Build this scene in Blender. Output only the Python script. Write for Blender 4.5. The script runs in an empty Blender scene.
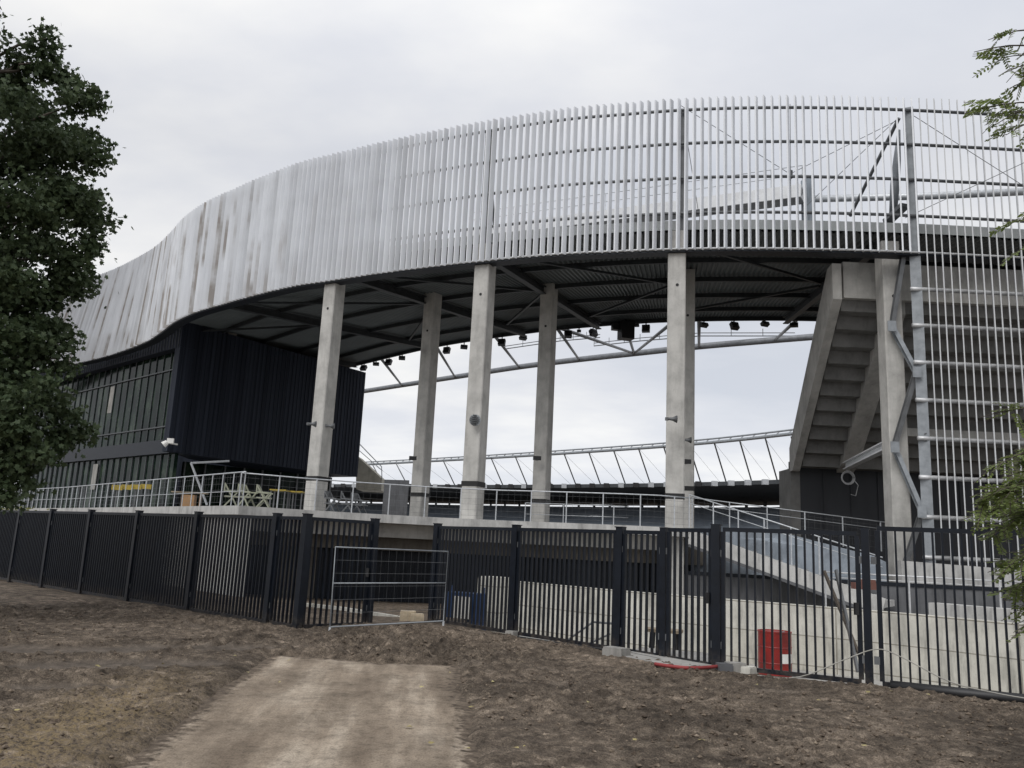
import bpy, math, random
from mathutils import Vector as V, Matrix, noise
random.seed(7)
C = bpy.context.scene
COL = C.collection
PI = math.pi
R = random.uniform

# ------------------------------------------------------------------ camera model
F = 830.0
ZC = 1.6
UP = V((714 - 512, 3844 + 384, F)).normalized()          # zenith in camera axes (right, up, forward)
FW = (V((0, 0, 1)) - UP * UP.z).normalized()
RT = V((UP.y * FW.z - UP.z * FW.y, UP.z * FW.x - UP.x * FW.z, UP.x * FW.y - UP.y * FW.x))

def ray(x, y):
    v = V((x - 512, 384 - y, F))
    return V((v.dot(RT), v.dot(FW), v.dot(UP)))
def Pz(x, y, z):                                          # point of a sight line at a known height
    r = ray(x, y); t = (z - ZC) / r.z
    return V((r.x * t, r.y * t, z))
def PY(x, y, Y):
    r = ray(x, y); t = Y / r.y
    return V((r.x * t, Y, ZC + r.z * t))
def PD(x, y, D):                                          # at a known ground distance
    r = ray(x, y); t = D / math.hypot(r.x, r.y)
    return V((r.x * t, r.y * t, ZC + r.z * t))

cam_d = bpy.data.cameras.new('camera')
cam = bpy.data.objects.new('camera', cam_d); COL.objects.link(cam)
cam_d.sensor_width = 36; cam_d.lens = F / 1024 * 36; cam_d.clip_end = 5000; cam_d.clip_start = 0.05
m = Matrix(((RT.x, RT.y, -RT.z), (FW.x, FW.y, -FW.z), (UP.x, UP.y, -UP.z)))   # columns: cam x, y, z axes in the world
cam.matrix_world = Matrix.Translation((0, 0, ZC)) @ m.to_4x4()
C.camera = cam

# ------------------------------------------------------------------ materials
def new_mat(name):
    mt = bpy.data.materials.new(name); mt.use_nodes = True
    nt = mt.node_tree
    return mt, nt, nt.nodes['Principled BSDF']
def nd(nt, t, **kw):
    n = nt.nodes.new(t)
    for k, v in kw.items():
        if k in n.inputs.keys(): n.inputs[k].default_value = v
        else: setattr(n, k, v)
    return n
def ramp(nt, src, stops):
    r = nt.nodes.new('ShaderNodeValToRGB'); e = r.color_ramp.elements
    while len(e) < len(stops): e.new(0.5)
    for el, (p, c) in zip(e, stops):
        el.position = p; el.color = (c, c, c, 1) if not isinstance(c, tuple) else (*c, 1)
    nt.links.new(src, r.inputs['Fac']); return r
def mixc(nt, fac, a, b, mode='MIX'):
    mx = nt.nodes.new('ShaderNodeMix'); mx.data_type = 'RGBA'; mx.blend_type = mode
    for s, v in ((0, fac), (6, a), (7, b)):
        if hasattr(v, 'links') or hasattr(v, 'is_linked'): nt.links.new(v, mx.inputs[s])
        else: mx.inputs[s].default_value = v if s == 0 else (*v, 1)
    return mx.outputs[2]
def pos(nt, scale=(1, 1, 1)):
    g = nt.nodes.new('ShaderNodeNewGeometry'); mp = nt.nodes.new('ShaderNodeMapping')
    mp.inputs['Scale'].default_value = scale
    nt.links.new(g.outputs['Position'], mp.inputs['Vector']); return mp.outputs[0]
def noise_n(nt, vec, scale, detail=5, rough=0.6):
    n = nd(nt, 'ShaderNodeTexNoise'); n.inputs['Scale'].default_value = scale
    n.inputs['Detail'].default_value = detail; n.inputs['Roughness'].default_value = rough
    nt.links.new(vec, n.inputs['Vector']); return n.outputs['Fac']
def bump(nt, b, h, strength, dist):
    bp = nt.nodes.new('ShaderNodeBump'); bp.inputs['Strength'].default_value = strength; bp.inputs['Distance'].default_value = dist
    nt.links.new(h, bp.inputs['Height']); nt.links.new(bp.outputs[0], b.inputs['Normal'])

def simple(name, c, rough=0.6, metal=0.0, var=0.25, scale=3.0, zs=1.0, bmp=0.0, spec=0.5):
    mt, nt, b = new_mat(name)
    f = noise_n(nt, pos(nt, (1, 1, zs)), scale)
    lo = tuple(max(0, v * (1 - var)) for v in c); hi = tuple(min(1, v * (1 + var)) for v in c)
    r = ramp(nt, f, [(0.3, lo), (0.7, hi)])
    nt.links.new(r.outputs[0], b.inputs['Base Color'])
    b.inputs['Roughness'].default_value = rough; b.inputs['Metallic'].default_value = metal
    b.inputs['Specular IOR Level'].default_value = spec
    if bmp: bump(nt, b, noise_n(nt, pos(nt), scale * 9), bmp, 0.02)
    return mt

def concrete(name, c, streak=0.16, seams=None, rough=0.85):
    mt, nt, b = new_mat(name)
    f1 = noise_n(nt, pos(nt), 1.3, 8, 0.65); f2 = noise_n(nt, pos(nt, (3.2, 3.2, 0.6)), 1.3, 6, 0.65); f3 = noise_n(nt, pos(nt), 24, 4)
    base = ramp(nt, f1, [(0.3, tuple(v * 0.72 for v in c)), (0.52, c), (0.75, tuple(min(1, v * 1.2) for v in c))]).outputs[0]
    st = ramp(nt, f2, [(0.34, 1 - streak), (0.52, 1.0)]).outputs[0]
    col = mixc(nt, 1.0, base, st, 'MULTIPLY')
    sp = ramp(nt, f3, [(0.26, 0.7), (0.4, 1.0)]).outputs[0]
    col = mixc(nt, 0.6, col, sp, 'MULTIPLY')
    if seams:
        bk = nt.nodes.new('ShaderNodeTexBrick'); bk.offset = 0.0
        bk.inputs['Scale'].default_value = 1; bk.inputs['Mortar Size'].default_value = 0.012
        bk.inputs['Brick Width'].default_value = seams[0]; bk.inputs['Row Height'].default_value = seams[1]
        bk.inputs['Color1'].default_value = (1, 1, 1, 1); bk.inputs['Color2'].default_value = (0.9, 0.89, 0.86, 1); bk.inputs['Mortar'].default_value = (0.5, 0.48, 0.45, 1)
        g = nt.nodes.new('ShaderNodeNewGeometry'); sx = nt.nodes.new('ShaderNodeSeparateXYZ'); cx = nt.nodes.new('ShaderNodeCombineXYZ')
        nt.links.new(g.outputs['Position'], sx.inputs[0]); nt.links.new(sx.outputs[0], cx.inputs[0]); nt.links.new(sx.outputs[2], cx.inputs[1])
        nt.links.new(cx.outputs[0], bk.inputs['Vector'])
        col = mixc(nt, 1.0, col, bk.outputs['Color'], 'MULTIPLY')
    nt.links.new(col, b.inputs['Base Color']); b.inputs['Roughness'].default_value = rough
    b.inputs['Specular IOR Level'].default_value = 0.3
    bump(nt, b, f3, 0.25, 0.01)
    return mt

M = {}
M['conc'] = concrete('concrete_column_grey', (0.46, 0.45, 0.425))
M['conc_dark'] = concrete('concrete_stand_grey', (0.215, 0.212, 0.203))
M['conc_slab'] = concrete('concrete_slab_edge', (0.46, 0.455, 0.44), 0.3)
M['conc_wall'] = concrete('concrete_light_wall', (0.56, 0.545, 0.49), 0.38, (2.4, 0.62))
M['conc_blue'] = concrete('concrete_blue_grey', (0.235, 0.265, 0.30), 0.3)
M['conc_mid'] = concrete('concrete_dark_grey', (0.11, 0.112, 0.118), 0.3)
M['conc_brown'] = concrete('concrete_lintel', (0.15, 0.135, 0.115), 0.3)
M['galv'] = simple('galvanised_steel', (0.48, 0.5, 0.52), 0.45, 0.35, 0.2, 8)
M['fin_long'] = simple('long_fin_grey', (0.50, 0.51, 0.52), 0.5, 0, 0.1)
M['steel'] = simple('painted_grey_steel', (0.24, 0.258, 0.275), 0.5, 0.1, 0.22, 4)
M['rail'] = simple('dark_rail_steel', (0.13, 0.135, 0.14), 0.5, 0.3)
M['ringgrey'] = simple('ring_tube_grey', (0.15, 0.158, 0.17), 0.5, 0.1)
M['pale_rail'] = simple('pale_rail_steel', (0.52, 0.525, 0.53), 0.45, 0.3)
M['dark_steel'] = simple('dark_roof_steel', (0.028, 0.032, 0.035), 0.55, 0.1)
M['roof'] = simple('roof_sheet_underside', (0.085, 0.098, 0.10), 0.55, 0.0, 0.15, 0.6)
M['fascia'] = simple('roof_fascia', (0.40, 0.42, 0.42), 0.5, 0, 0.12, 1)
M['white_steel'] = simple('off_white_steel', (0.62, 0.63, 0.64), 0.5, 0, 0.12, 2)
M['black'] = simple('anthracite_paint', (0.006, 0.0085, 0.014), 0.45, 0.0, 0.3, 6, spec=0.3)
def fence_mat():
    mt = M['black'].copy(); mt.name = 'anthracite_paint_dusty'; nt = mt.node_tree; b = nt.nodes['Principled BSDF']
    src = b.inputs['Base Color'].links[0].from_socket
    g_ = nt.nodes.new('ShaderNodeNewGeometry'); sp = nt.nodes.new('ShaderNodeSeparateXYZ'); nt.links.new(g_.outputs['Position'], sp.inputs[0])
    mr = nt.nodes.new('ShaderNodeMapRange'); nt.links.new(sp.outputs[2], mr.inputs[0])
    for i, v in ((1, 0.05), (2, 0.3), (3, 0.4), (4, 0.0)): mr.inputs[i].default_value = v
    f = ramp(nt, noise_n(nt, pos(nt), 9, 5, 0.7), [(0.4, 0.0), (0.62, 1.0)]).outputs[0]
    ml = nt.nodes.new('ShaderNodeMath'); ml.operation = 'MULTIPLY'; nt.links.new(mr.outputs[0], ml.inputs[0]); nt.links.new(f, ml.inputs[1])
    nt.links.new(mixc(nt, ml.outputs[0], src, (0.12, 0.098, 0.076)), b.inputs['Base Color'])
    return mt
M['fence'] = fence_mat()
M['blackbox'] = simple('black_plastic', (0.015, 0.015, 0.016), 0.5)
M['strap'] = simple('black_rubber', (0.012, 0.012, 0.012), 0.7)
M['red'] = simple('red_drum_paint', (0.21, 0.014, 0.011), 0.42, 0, 0.35, 5)
M['white'] = simple('white_paper', (0.75, 0.74, 0.71), 0.7, 0, 0.08)
M['yellow'] = simple('yellow_board', (0.34, 0.25, 0.03), 0.6)
M['orange'] = simple('orange_wood', (0.27, 0.155, 0.07), 0.7)
M['wood'] = simple('weathered_wood', (0.25, 0.2, 0.14), 0.8, 0, 0.35, 8, 0.2)
M['chair'] = simple('pale_green_plastic', (0.27, 0.28, 0.21), 0.5)
M['chair_dark'] = simple('grey_plastic', (0.1, 0.105, 0.11), 0.5)
M['charcoal'] = simple('charcoal_panels', (0.027, 0.029, 0.034), 0.6, 0, 0.2, 1.2, 0.2)
M['blue'] = simple('blue_paint', (0.010, 0.034, 0.10), 0.5)
M['hose'] = simple('red_hose_rubber', (0.22, 0.03, 0.03), 0.7)
M['rope'] = simple('pale_rope', (0.33, 0.32, 0.29), 0.9)
M['block'] = concrete('concrete_block', (0.30, 0.29, 0.27), 0.3)
M['brick'] = simple('pale_stone_block', (0.42, 0.35, 0.25), 0.9, 0, 0.25, 8, 1, 0.3)
M['seats'] = simple('far_seats', (0.12, 0.14, 0.165), 0.8, 0, 0.25, 0.25)
M['far_dark'] = simple('far_roof_dark', (0.05, 0.056, 0.062), 0.7)
M['beige'] = concrete('stand_end_beige', (0.33, 0.31, 0.26))
M['bark'] = simple('bark', (0.09, 0.075, 0.06), 0.9, 0, 0.4, 6, 0.2, 0.6)
M['brickred'] = simple('red_brown_stack', (0.15, 0.065, 0.05), 0.85)

def clad_mat():
    mt, nt, b = new_mat('dark_profiled_cladding')
    g = nt.nodes.new('ShaderNodeNewGeometry'); dt = nt.nodes.new('ShaderNodeVectorMath'); dt.operation = 'DOT_PRODUCT'
    dt.inputs[1].default_value = (1, 0.5, 0)
    nt.links.new(g.outputs['Position'], dt.inputs[0])
    f = noise_n(nt, pos(nt, (2.5, 2.5, 0.02)), 2.0, 3)
    r = ramp(nt, f, [(0.35, (0.011, 0.0135, 0.021)), (0.65, (0.025, 0.03, 0.043))])
    nt.links.new(r.outputs[0], b.inputs['Base Color']); b.inputs['Roughness'].default_value = 0.6
    b.inputs['Specular IOR Level'].default_value = 0.12
    return mt
M['clad'] = clad_mat()
M['mull'] = simple('mullion_grey', (0.05, 0.055, 0.058), 0.5)

def glass_mat():
    mt, nt, b = new_mat('glazing_painted_reflections')
    f = noise_n(nt, pos(nt, (1, 1, 0.8)), 0.7, 6, 0.7)
    r = ramp(nt, f, [(0.38, (0.001, 0.003, 0.003)), (0.52, (0.007, 0.016, 0.011)), (0.66, (0.04, 0.058, 0.038))])  # green mottling painted into the pane colour, imitating reflected trees
    nt.links.new(r.outputs[0], b.inputs['Base Color']); b.inputs['Roughness'].default_value = 0.10
    b.inputs['Specular IOR Level'].default_value = 0.07
    bump(nt, b, f, 0.05, 0.05)
    return mt
M['glass'] = glass_mat()

def fin_mat():
    mt, nt, b = new_mat('white_coated_fins')
    fa = nt.nodes.new('ShaderNodeAttribute'); fa.attribute_name = 'fin_id'
    gp = nt.nodes.new('ShaderNodeNewGeometry'); sp = nt.nodes.new('ShaderNodeSeparateXYZ'); nt.links.new(gp.outputs['Position'], sp.inputs[0])
    def fv(ka, kz):
        ma = nt.nodes.new('ShaderNodeMath'); ma.operation = 'MULTIPLY'; ma.inputs[1].default_value = ka; nt.links.new(fa.outputs['Fac'], ma.inputs[0])
        mz_ = nt.nodes.new('ShaderNodeMath'); mz_.operation = 'MULTIPLY'; mz_.inputs[1].default_value = kz; nt.links.new(sp.outputs[2], mz_.inputs[0])
        cb_ = nt.nodes.new('ShaderNodeCombineXYZ'); nt.links.new(ma.outputs[0], cb_.inputs[0]); nt.links.new(mz_.outputs[0], cb_.inputs[1]); return cb_.outputs[0]
    f1 = noise_n(nt, fv(0.61, 0.055), 1.0, 4, 0.66)
    f2 = noise_n(nt, fv(1.37, 0.42), 1.0, 4)
    f3 = noise_n(nt, pos(nt), 0.35, 3)
    dirt = ramp(nt, f1, [(0.545, 0.0), (0.58, 1.0)]).outputs[0]
    brk = ramp(nt, f2, [(0.38, 0.15), (0.55, 1.0)]).outputs[0]
    g = nt.nodes.new('ShaderNodeNewGeometry'); sx = nt.nodes.new('ShaderNodeSeparateXYZ'); nt.links.new(g.outputs['Position'], sx.inputs[0])
    mr = nt.nodes.new('ShaderNodeMapRange'); nt.links.new(sx.outputs[0], mr.inputs[0])
    for i, v in ((1, -8.0), (2, -13.0), (3, 0.14), (4, 1.0)): mr.inputs[i].default_value = v
    a = nt.nodes.new('ShaderNodeMath'); a.operation = 'MULTIPLY'; nt.links.new(dirt, a.inputs[0]); nt.links.new(brk, a.inputs[1])
    a2 = nt.nodes.new('ShaderNodeMath'); a2.operation = 'MULTIPLY'; nt.links.new(a.outputs[0], a2.inputs[0]); nt.links.new(mr.outputs[0], a2.inputs[1])
    base = ramp(nt, f3, [(0.3, (0.77, 0.79, 0.825)), (0.7, (0.81, 0.83, 0.86))]).outputs[0]
    sm = ramp(nt, f2, [(0.3, 0.88), (0.6, 1.0)]).outputs[0]
    base = mixc(nt, 1.0, base, sm, 'MULTIPLY')
    wn = nt.nodes.new('ShaderNodeTexWhiteNoise'); wn.noise_dimensions = '1D'; nt.links.new(fa.outputs['Fac'], wn.inputs['W'])
    base = mixc(nt, 1.0, base, ramp(nt, wn.outputs['Value'], [(0.0, 0.74), (0.22, 0.93), (1.0, 1.0)]).outputs[0], 'MULTIPLY')
    col = mixc(nt, a2.outputs[0], base, (0.34, 0.315, 0.295))
    nt.links.new(col, b.inputs['Base Color']); b.inputs['Roughness'].default_value = 0.5
    b.inputs['Specular IOR Level'].default_value = 0.3
    return mt
M['fin'] = fin_mat()

def ground_mat():
    mt, nt, b = new_mat('churned_brown_soil')
    p = pos(nt)
    f1 = noise_n(nt, p, 0.45, 6, 0.6); f2 = noise_n(nt, p, 5, 6, 0.7); f3 = noise_n(nt, p, 26, 5, 0.7); f4 = noise_n(nt, pos(nt, (0.9, 1.7, 1)), 0.8, 4)
    soil = ramp(nt, f2, [(0.31, (0.036, 0.028, 0.021)), (0.45, (0.095, 0.075, 0.057)), (0.55, (0.142, 0.113, 0.086)), (0.68, (0.28, 0.226, 0.172))]).outputs[0]
    wet = ramp(nt, f1, [(0.36, 0.62), (0.62, 1.28)]).outputs[0]
    col = mixc(nt, 1.0, soil, wet, 'MULTIPLY')
    pale = ramp(nt, f4, [(0.60, 0.0), (0.70, 0.7)]).outputs[0]
    col = mixc(nt, pale, col, (0.165, 0.135, 0.108))
    f6 = noise_n(nt, p, 70, 3, 0.6)
    fine_ = ramp(nt, f6, [(0.32, 0.45), (0.5, 1.0), (0.68, 1.6)]).outputs[0]
    col = mixc(nt, 0.85, col, fine_, 'MULTIPLY')
    fleck = ramp(nt, f3, [(0.64, 0.0), (0.70, 0.8)]).outputs[0]
    col = mixc(nt, fleck, col, (0.23, 0.19, 0.145))
    dk = ramp(nt, f3, [(0.30, 0.5), (0.46, 1.0)]).outputs[0]
    col = mixc(nt, 1.0, col, dk, 'MULTIPLY')
    at = nt.nodes.new('ShaderNodeAttribute'); at.attribute_name = 'sand'
    sandc = ramp(nt, f2, [(0.3, (0.10, 0.078, 0.057)), (0.65, (0.20, 0.163, 0.12))]).outputs[0]
    sm_ = nt.nodes.new('ShaderNodeMath'); sm_.operation = 'ADD'; nt.links.new(at.outputs['Fac'], sm_.inputs[0])
    nj = nt.nodes.new('ShaderNodeMapRange'); nt.links.new(f3, nj.inputs[0])
    for i, v in ((1, 0.3), (2, 0.7), (3, -0.45), (4, 0.45)): nj.inputs[i].default_value = v
    nt.links.new(nj.outputs[0], sm_.inputs[1])
    sf = ramp(nt, sm_.outputs[0], [(0.35, 0.0), (0.75, 1.0)]).outputs[0]
    a2 = nt.nodes.new('ShaderNodeAttribute'); a2.attribute_name = 'straw'
    ml = nt.nodes.new('ShaderNodeMath'); ml.operation = 'MULTIPLY'; nt.links.new(a2.outputs['Fac'], ml.inputs[0])
    nt.links.new(ramp(nt, f3, [(0.42, 0.0), (0.58, 0.9)]).outputs[0], ml.inputs[1])
    col = mixc(nt, ml.outputs[0], col, (0.26, 0.195, 0.105))
    a3 = nt.nodes.new('ShaderNodeAttribute'); a3.attribute_name = 'mud'
    mudc = ramp(nt, f2, [(0.3, (0.085, 0.070, 0.057)), (0.65, (0.15, 0.125, 0.102))]).outputs[0]
    mfac = ramp(nt, a3.outputs['Fac'], [(0.2, 0.0), (0.8, 0.7)]).outputs[0]
    col = mixc(nt, mfac, col, mudc)
    col = mixc(nt, sf, col, sandc)
    rr_ = nt.nodes.new('ShaderNodeMapRange'); nt.links.new(a3.outputs['Fac'], rr_.inputs[0]); rr_.inputs[3].default_value = 0.92; rr_.inputs[4].default_value = 0.75; nt.links.new(rr_.outputs[0], b.inputs['Roughness'])
    nt.links.new(col, b.inputs['Base Color'])
    b.inputs['Specular IOR Level'].default_value = 0.2
    bump(nt, b, f3, 1.0, 0.04)
    return mt
M['ground'] = ground_mat()

def path_mat():
    mt, nt, b = new_mat('compacted_sand')
    p = pos(nt)
    ua = nt.nodes.new('ShaderNodeAttribute'); ua.attribute_name = 'across'
    ea = nt.nodes.new('ShaderNodeAttribute'); ea.attribute_name = 'edge'
    sp = nt.nodes.new('ShaderNodeSeparateXYZ'); nt.links.new(p, sp.inputs[0]); cb = nt.nodes.new('ShaderNodeCombineXYZ')
    nt.links.new(ua.outputs['Fac'], cb.inputs[0])
    my = nt.nodes.new('ShaderNodeMath'); my.operation = 'MULTIPLY'; my.inputs[1].default_value = 0.06; nt.links.new(sp.outputs[1], my.inputs[0]); nt.links.new(my.outputs[0], cb.inputs[1])
    f0 = noise_n(nt, cb.outputs[0], 4.2, 5, 0.6)
    f1 = noise_n(nt, p, 1.6, 7, 0.68); f3 = noise_n(nt, p, 60, 4, 0.7); f4 = noise_n(nt, p, 11, 5, 0.65)
    c = ramp(nt, f0, [(0.36, (0.150, 0.118, 0.088)), (0.5, (0.23, 0.187, 0.142)), (0.62, (0.36, 0.305, 0.24))]).outputs[0]
    s = ramp(nt, f1, [(0.34, 0.68), (0.52, 1.0), (0.7, 1.15)]).outputs[0]
    c = mixc(nt, 1.0, c, s, 'MULTIPLY')
    q = ramp(nt, f4, [(0.32, 0.72), (0.46, 1.0), (0.66, 1.12)]).outputs[0]
    c = mixc(nt, 1.0, c, q, 'MULTIPLY')
    g = ramp(nt, f3, [(0.32, 0.55), (0.48, 1.0), (0.68, 1.3)]).outputs[0]
    c = mixc(nt, 0.9, c, g, 'MULTIPLY')
    soil = ramp(nt, f4, [(0.35, (0.05, 0.039, 0.029)), (0.6, (0.14, 0.11, 0.083))]).outputs[0]
    ad = nt.nodes.new('ShaderNodeMath'); ad.operation = 'ADD'; nt.links.new(ea.outputs['Fac'], ad.inputs[0])
    mr = nt.nodes.new('ShaderNodeMapRange'); nt.links.new(f4, mr.inputs[0])
    for i, v in ((1, 0.3), (2, 0.7), (3, -0.28), (4, 0.28)): mr.inputs[i].default_value = v
    nt.links.new(mr.outputs[0], ad.inputs[1])
    k = ramp(nt, ad.outputs[0], [(0.28, 0.0), (0.62, 1.0)]).outputs[0]
    c = mixc(nt, k, soil, c)
    nt.links.new(c, b.inputs['Base Color']); b.inputs['Roughness'].default_value = 0.92
    b.inputs['Specular IOR Level'].default_value = 0.2
    bump(nt, b, f3, 0.6, 0.012)
    return mt
M['path'] = path_mat()
def clod_mat():
    mt, nt, b = new_mat('soil_clod')
    f = noise_n(nt, pos(nt), 21, 2, 0.5)
    c = ramp(nt, f, [(0.33, (0.05, 0.038, 0.029)), (0.5, (0.105, 0.082, 0.062)), (0.60, (0.16, 0.127, 0.096)), (0.70, (0.28, 0.23, 0.175))]).outputs[0]
    nt.links.new(c, b.inputs['Base Color']); b.inputs['Roughness'].default_value = 0.95; b.inputs['Specular IOR Level'].default_value = 0.15
    return mt
M['clod'] = clod_mat()
M['pave'] = concrete('yard_concrete', (0.34, 0.33, 0.31), 0.2)

def leaf_mat(name, c1, c2, trans=0.25):
    mt, nt, b = new_mat(name)
    f = noise_n(nt, pos(nt), 1.1, 3); f2 = noise_n(nt, pos(nt), 14, 2)
    r = ramp(nt, f2, [(0.3, c1), (0.7, c2)]).outputs[0]
    t = ramp(nt, f, [(0.35, 0.7), (0.65, 1.15)]).outputs[0]
    col = mixc(nt, 1.0, r, t, 'MULTIPLY')
    nt.links.new(col, b.inputs['Base Color']); b.inputs['Roughness'].default_value = 0.55
    b.inputs['Specular IOR Level'].default_value = 0.25
    tr = nt.nodes.new('ShaderNodeBsdfTranslucent'); nt.links.new(col, tr.inputs[0])
    ms = nt.nodes.new('ShaderNodeMixShader'); ms.inputs[0].default_value = trans
    out = nt.nodes['Material Output']
    nt.links.new(b.outputs[0], ms.inputs[1]); nt.links.new(tr.outputs[0], ms.inputs[2]); nt.links.new(ms.outputs[0], out.inputs[0])
    return mt
M['leaf_dark'] = leaf_mat('dark_maple_leaves', (0.036, 0.06, 0.028), (0.10, 0.132, 0.064), 0.25)
M['leaf_green'] = leaf_mat('bright_locust_leaves', (0.115, 0.155, 0.05), (0.25, 0.305, 0.1), 0.42)
M['litter'] = leaf_mat('fallen_yellow_leaves', (0.3, 0.24, 0.09), (0.45, 0.4, 0.2), 0.1)
M['weeds'] = leaf_mat('yellow_green_weeds', (0.10, 0.11, 0.03), (0.2, 0.2, 0.07), 0.2)

# ------------------------------------------------------------------ mesh builder
ORG = {}
class MB:
    def __init__(s): s.v = []; s.f = []
    def quadstrip(s, a, b):                                # two point lists
        o = len(s.v); n = len(a); s.v += [tuple(p) for p in a] + [tuple(p) for p in b]
        for i in range(n - 1): s.f.append((o + i, o + i + 1, o + n + i + 1, o + n + i))
        return s
    def frame_box(s, c, x, y, z):                          # centre and half axes
        o = len(s.v); c = V(c)
        for sx, sy, sz in ((-1,-1,-1),(1,-1,-1),(1,1,-1),(-1,1,-1),(-1,-1,1),(1,-1,1),(1,1,1),(-1,1,1)):
            s.v.append(tuple(c + x * sx + y * sy + z * sz))
        for q in ((0,3,2,1),(4,5,6,7),(0,1,5,4),(1,2,6,5),(2,3,7,6),(3,0,4,7)): s.f.append(tuple(o + i for i in q))
        return s
    def box(s, c, size, rz=0.0):
        cx, sx = math.cos(rz), math.sin(rz)
        return s.frame_box(c, V((cx, sx, 0)) * size[0] / 2, V((-sx, cx, 0)) * size[1] / 2, V((0, 0, size[2] / 2)))
    def bar(s, a, b, w, h=None, up=V((0, 0, 1))):          # rectangular bar between two points; w sideways, h along up
        a = V(a); b = V(b); h = h or w; d = (b - a)
        if d.length < 1e-6: return s
        dn = d.normalized()
        if abs(dn.dot(up)) > 0.98: up = V((0, 1, 0))
        sd = dn.cross(up).normalized(); u = sd.cross(dn)
        return s.frame_box((a + b) / 2, d / 2, sd * w / 2, u * h / 2)
    def ibeam(s, a, b, w, h, t=0.03, up=V((0, 0, 1))):
        a = V(a); b = V(b); dn = (b - a).normalized()
        if abs(dn.dot(up)) > 0.98: up = V((0, 1, 0))
        sd = dn.cross(up).normalized(); u = sd.cross(dn); mid = (a + b) / 2; d = (b - a) / 2
        s.frame_box(mid, d, sd * t / 2, u * (h / 2 - t)); s.frame_box(mid + u * (h / 2 - t / 2), d, sd * w / 2, u * t / 2); s.frame_box(mid - u * (h / 2 - t / 2), d, sd * w / 2, u * t / 2)
        return s
    def tube(s, pts, r, n=8, caps=True):
        pts = [V(p) for p in pts]; o = len(s.v); k = len(pts); rr = r if isinstance(r, (list, tuple)) else [r] * k
        ref = None
        for i, p in enumerate(pts):
            d = (pts[min(i + 1, k - 1)] - pts[max(i - 1, 0)]).normalized()
            if ref is None: ref = V((0, 0, 1)) if abs(d.z) < 0.9 else V((1, 0, 0))
            sd = d.cross(ref).normalized(); u = sd.cross(d)
            ref = u
            for j in range(n):
                a = 2 * PI * j / n; s.v.append(tuple(p + (sd * math.cos(a) + u * math.sin(a)) * rr[i]))
        for i in range(k - 1):
            for j in range(n):
                s.f.append((o + i * n + j, o + i * n + (j + 1) % n, o + (i + 1) * n + (j + 1) % n, o + (i + 1) * n + j))
        if caps:
            s.f.append(tuple(o + j for j in range(n))[::-1]); s.f.append(tuple(o + (k - 1) * n + j for j in range(n)))
        return s
    def prism(s, poly, ext):                               # planar polygon extruded by a vector
        o = len(s.v); n = len(poly); ext = V(ext)
        s.v += [tuple(V(p)) for p in poly] + [tuple(V(p) + ext) for p in poly]
        s.f.append(tuple(range(o, o + n))[::-1]); s.f.append(tuple(range(o + n, o + 2 * n)))
        for i in range(n): j = (i + 1) % n; s.f.append((o + i, o + j, o + n + j, o + n + i))
        return s
    def lathe(s, c, prof, n=24):
        o = len(s.v); k = len(prof); c = V(c)
        for r, z in prof:
            for j in range(n): a = 2 * PI * j / n; s.v.append((c.x + r * math.cos(a), c.y + r * math.sin(a), c.z + z))
        for i in range(k - 1):
            for j in range(n): s.f.append((o + i * n + j, o + i * n + (j + 1) % n, o + (i + 1) * n + (j + 1) % n, o + (i + 1) * n + j))
        s.f.append(tuple(o + j for j in range(n))[::-1]); s.f.append(tuple(o + (k - 1) * n + j for j in range(n)))
        return s
    def sweep(s, pts, zlo, zhi, t):                        # a wall along a plan polyline, thickness t to its left
        pts = [V((p[0], p[1], 0)) for p in pts]; L = []
        for i, p in enumerate(pts):
            d = (pts[min(i + 1, len(pts) - 1)] - pts[max(i - 1, 0)]).normalized()
            L.append(p + V((-d.y, d.x, 0)) * t)
        zl = zlo if isinstance(zlo, list) else [zlo] * len(pts); zh = zhi if isinstance(zhi, list) else [zhi] * len(pts)
        A = [p + V((0, 0, z)) for p, z in zip(pts, zl)]; B = [p + V((0, 0, z)) for p, z in zip(pts, zh)]
        Cc = [p + V((0, 0, z)) for p, z in zip(L, zh)]; D = [p + V((0, 0, z)) for p, z in zip(L, zl)]
        s.quadstrip(A, B); s.quadstrip(B, Cc); s.quadstrip(Cc, D); s.quadstrip(D, A)
        for q in ((0, 1, 2, 3), (3, 2, 1, 0)):
            i = 0 if q[0] == 0 else -1; o = len(s.v)
            s.v += [tuple(x[i]) for x in (A, B, Cc, D)]; s.f.append(tuple(o + k for k in q))
        return s
    def build(s, name, mat, parent=None, smooth=False, origin=None):
        me = bpy.data.meshes.new(name)
        org = ORG.get(parent.name, V((0, 0, 0))) if parent else (V(origin) if origin is not None else None)
        if org is None:
            n = len(s.v); org = V((sum(p[0] for p in s.v) / n, sum(p[1] for p in s.v) / n, min(p[2] for p in s.v)))
        me.from_pydata([(p[0] - org.x, p[1] - org.y, p[2] - org.z) for p in s.v], [], s.f)
        me.materials.append(M[mat] if isinstance(mat, str) else mat)
        if smooth: me.shade_smooth()
        me.update()
        o = bpy.data.objects.new(name, me); COL.objects.link(o)
        if parent: o.parent = parent
        else: o.location = org
        ORG[o.name] = org
        return o
def tag(o, label=None, cat=None, group=None, kind=None):
    for k, v in (('label', label), ('category', cat), ('group', group), ('kind', kind)):
        if v: o[k] = v
    return o
def thing(name, label, cat, loc, group=None):
    o = bpy.data.objects.new(name, None); COL.objects.link(o); o.location = loc; o.empty_display_size = 0.2
    ORG[o.name] = V(loc)
    return tag(o, label, cat, group)

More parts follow.
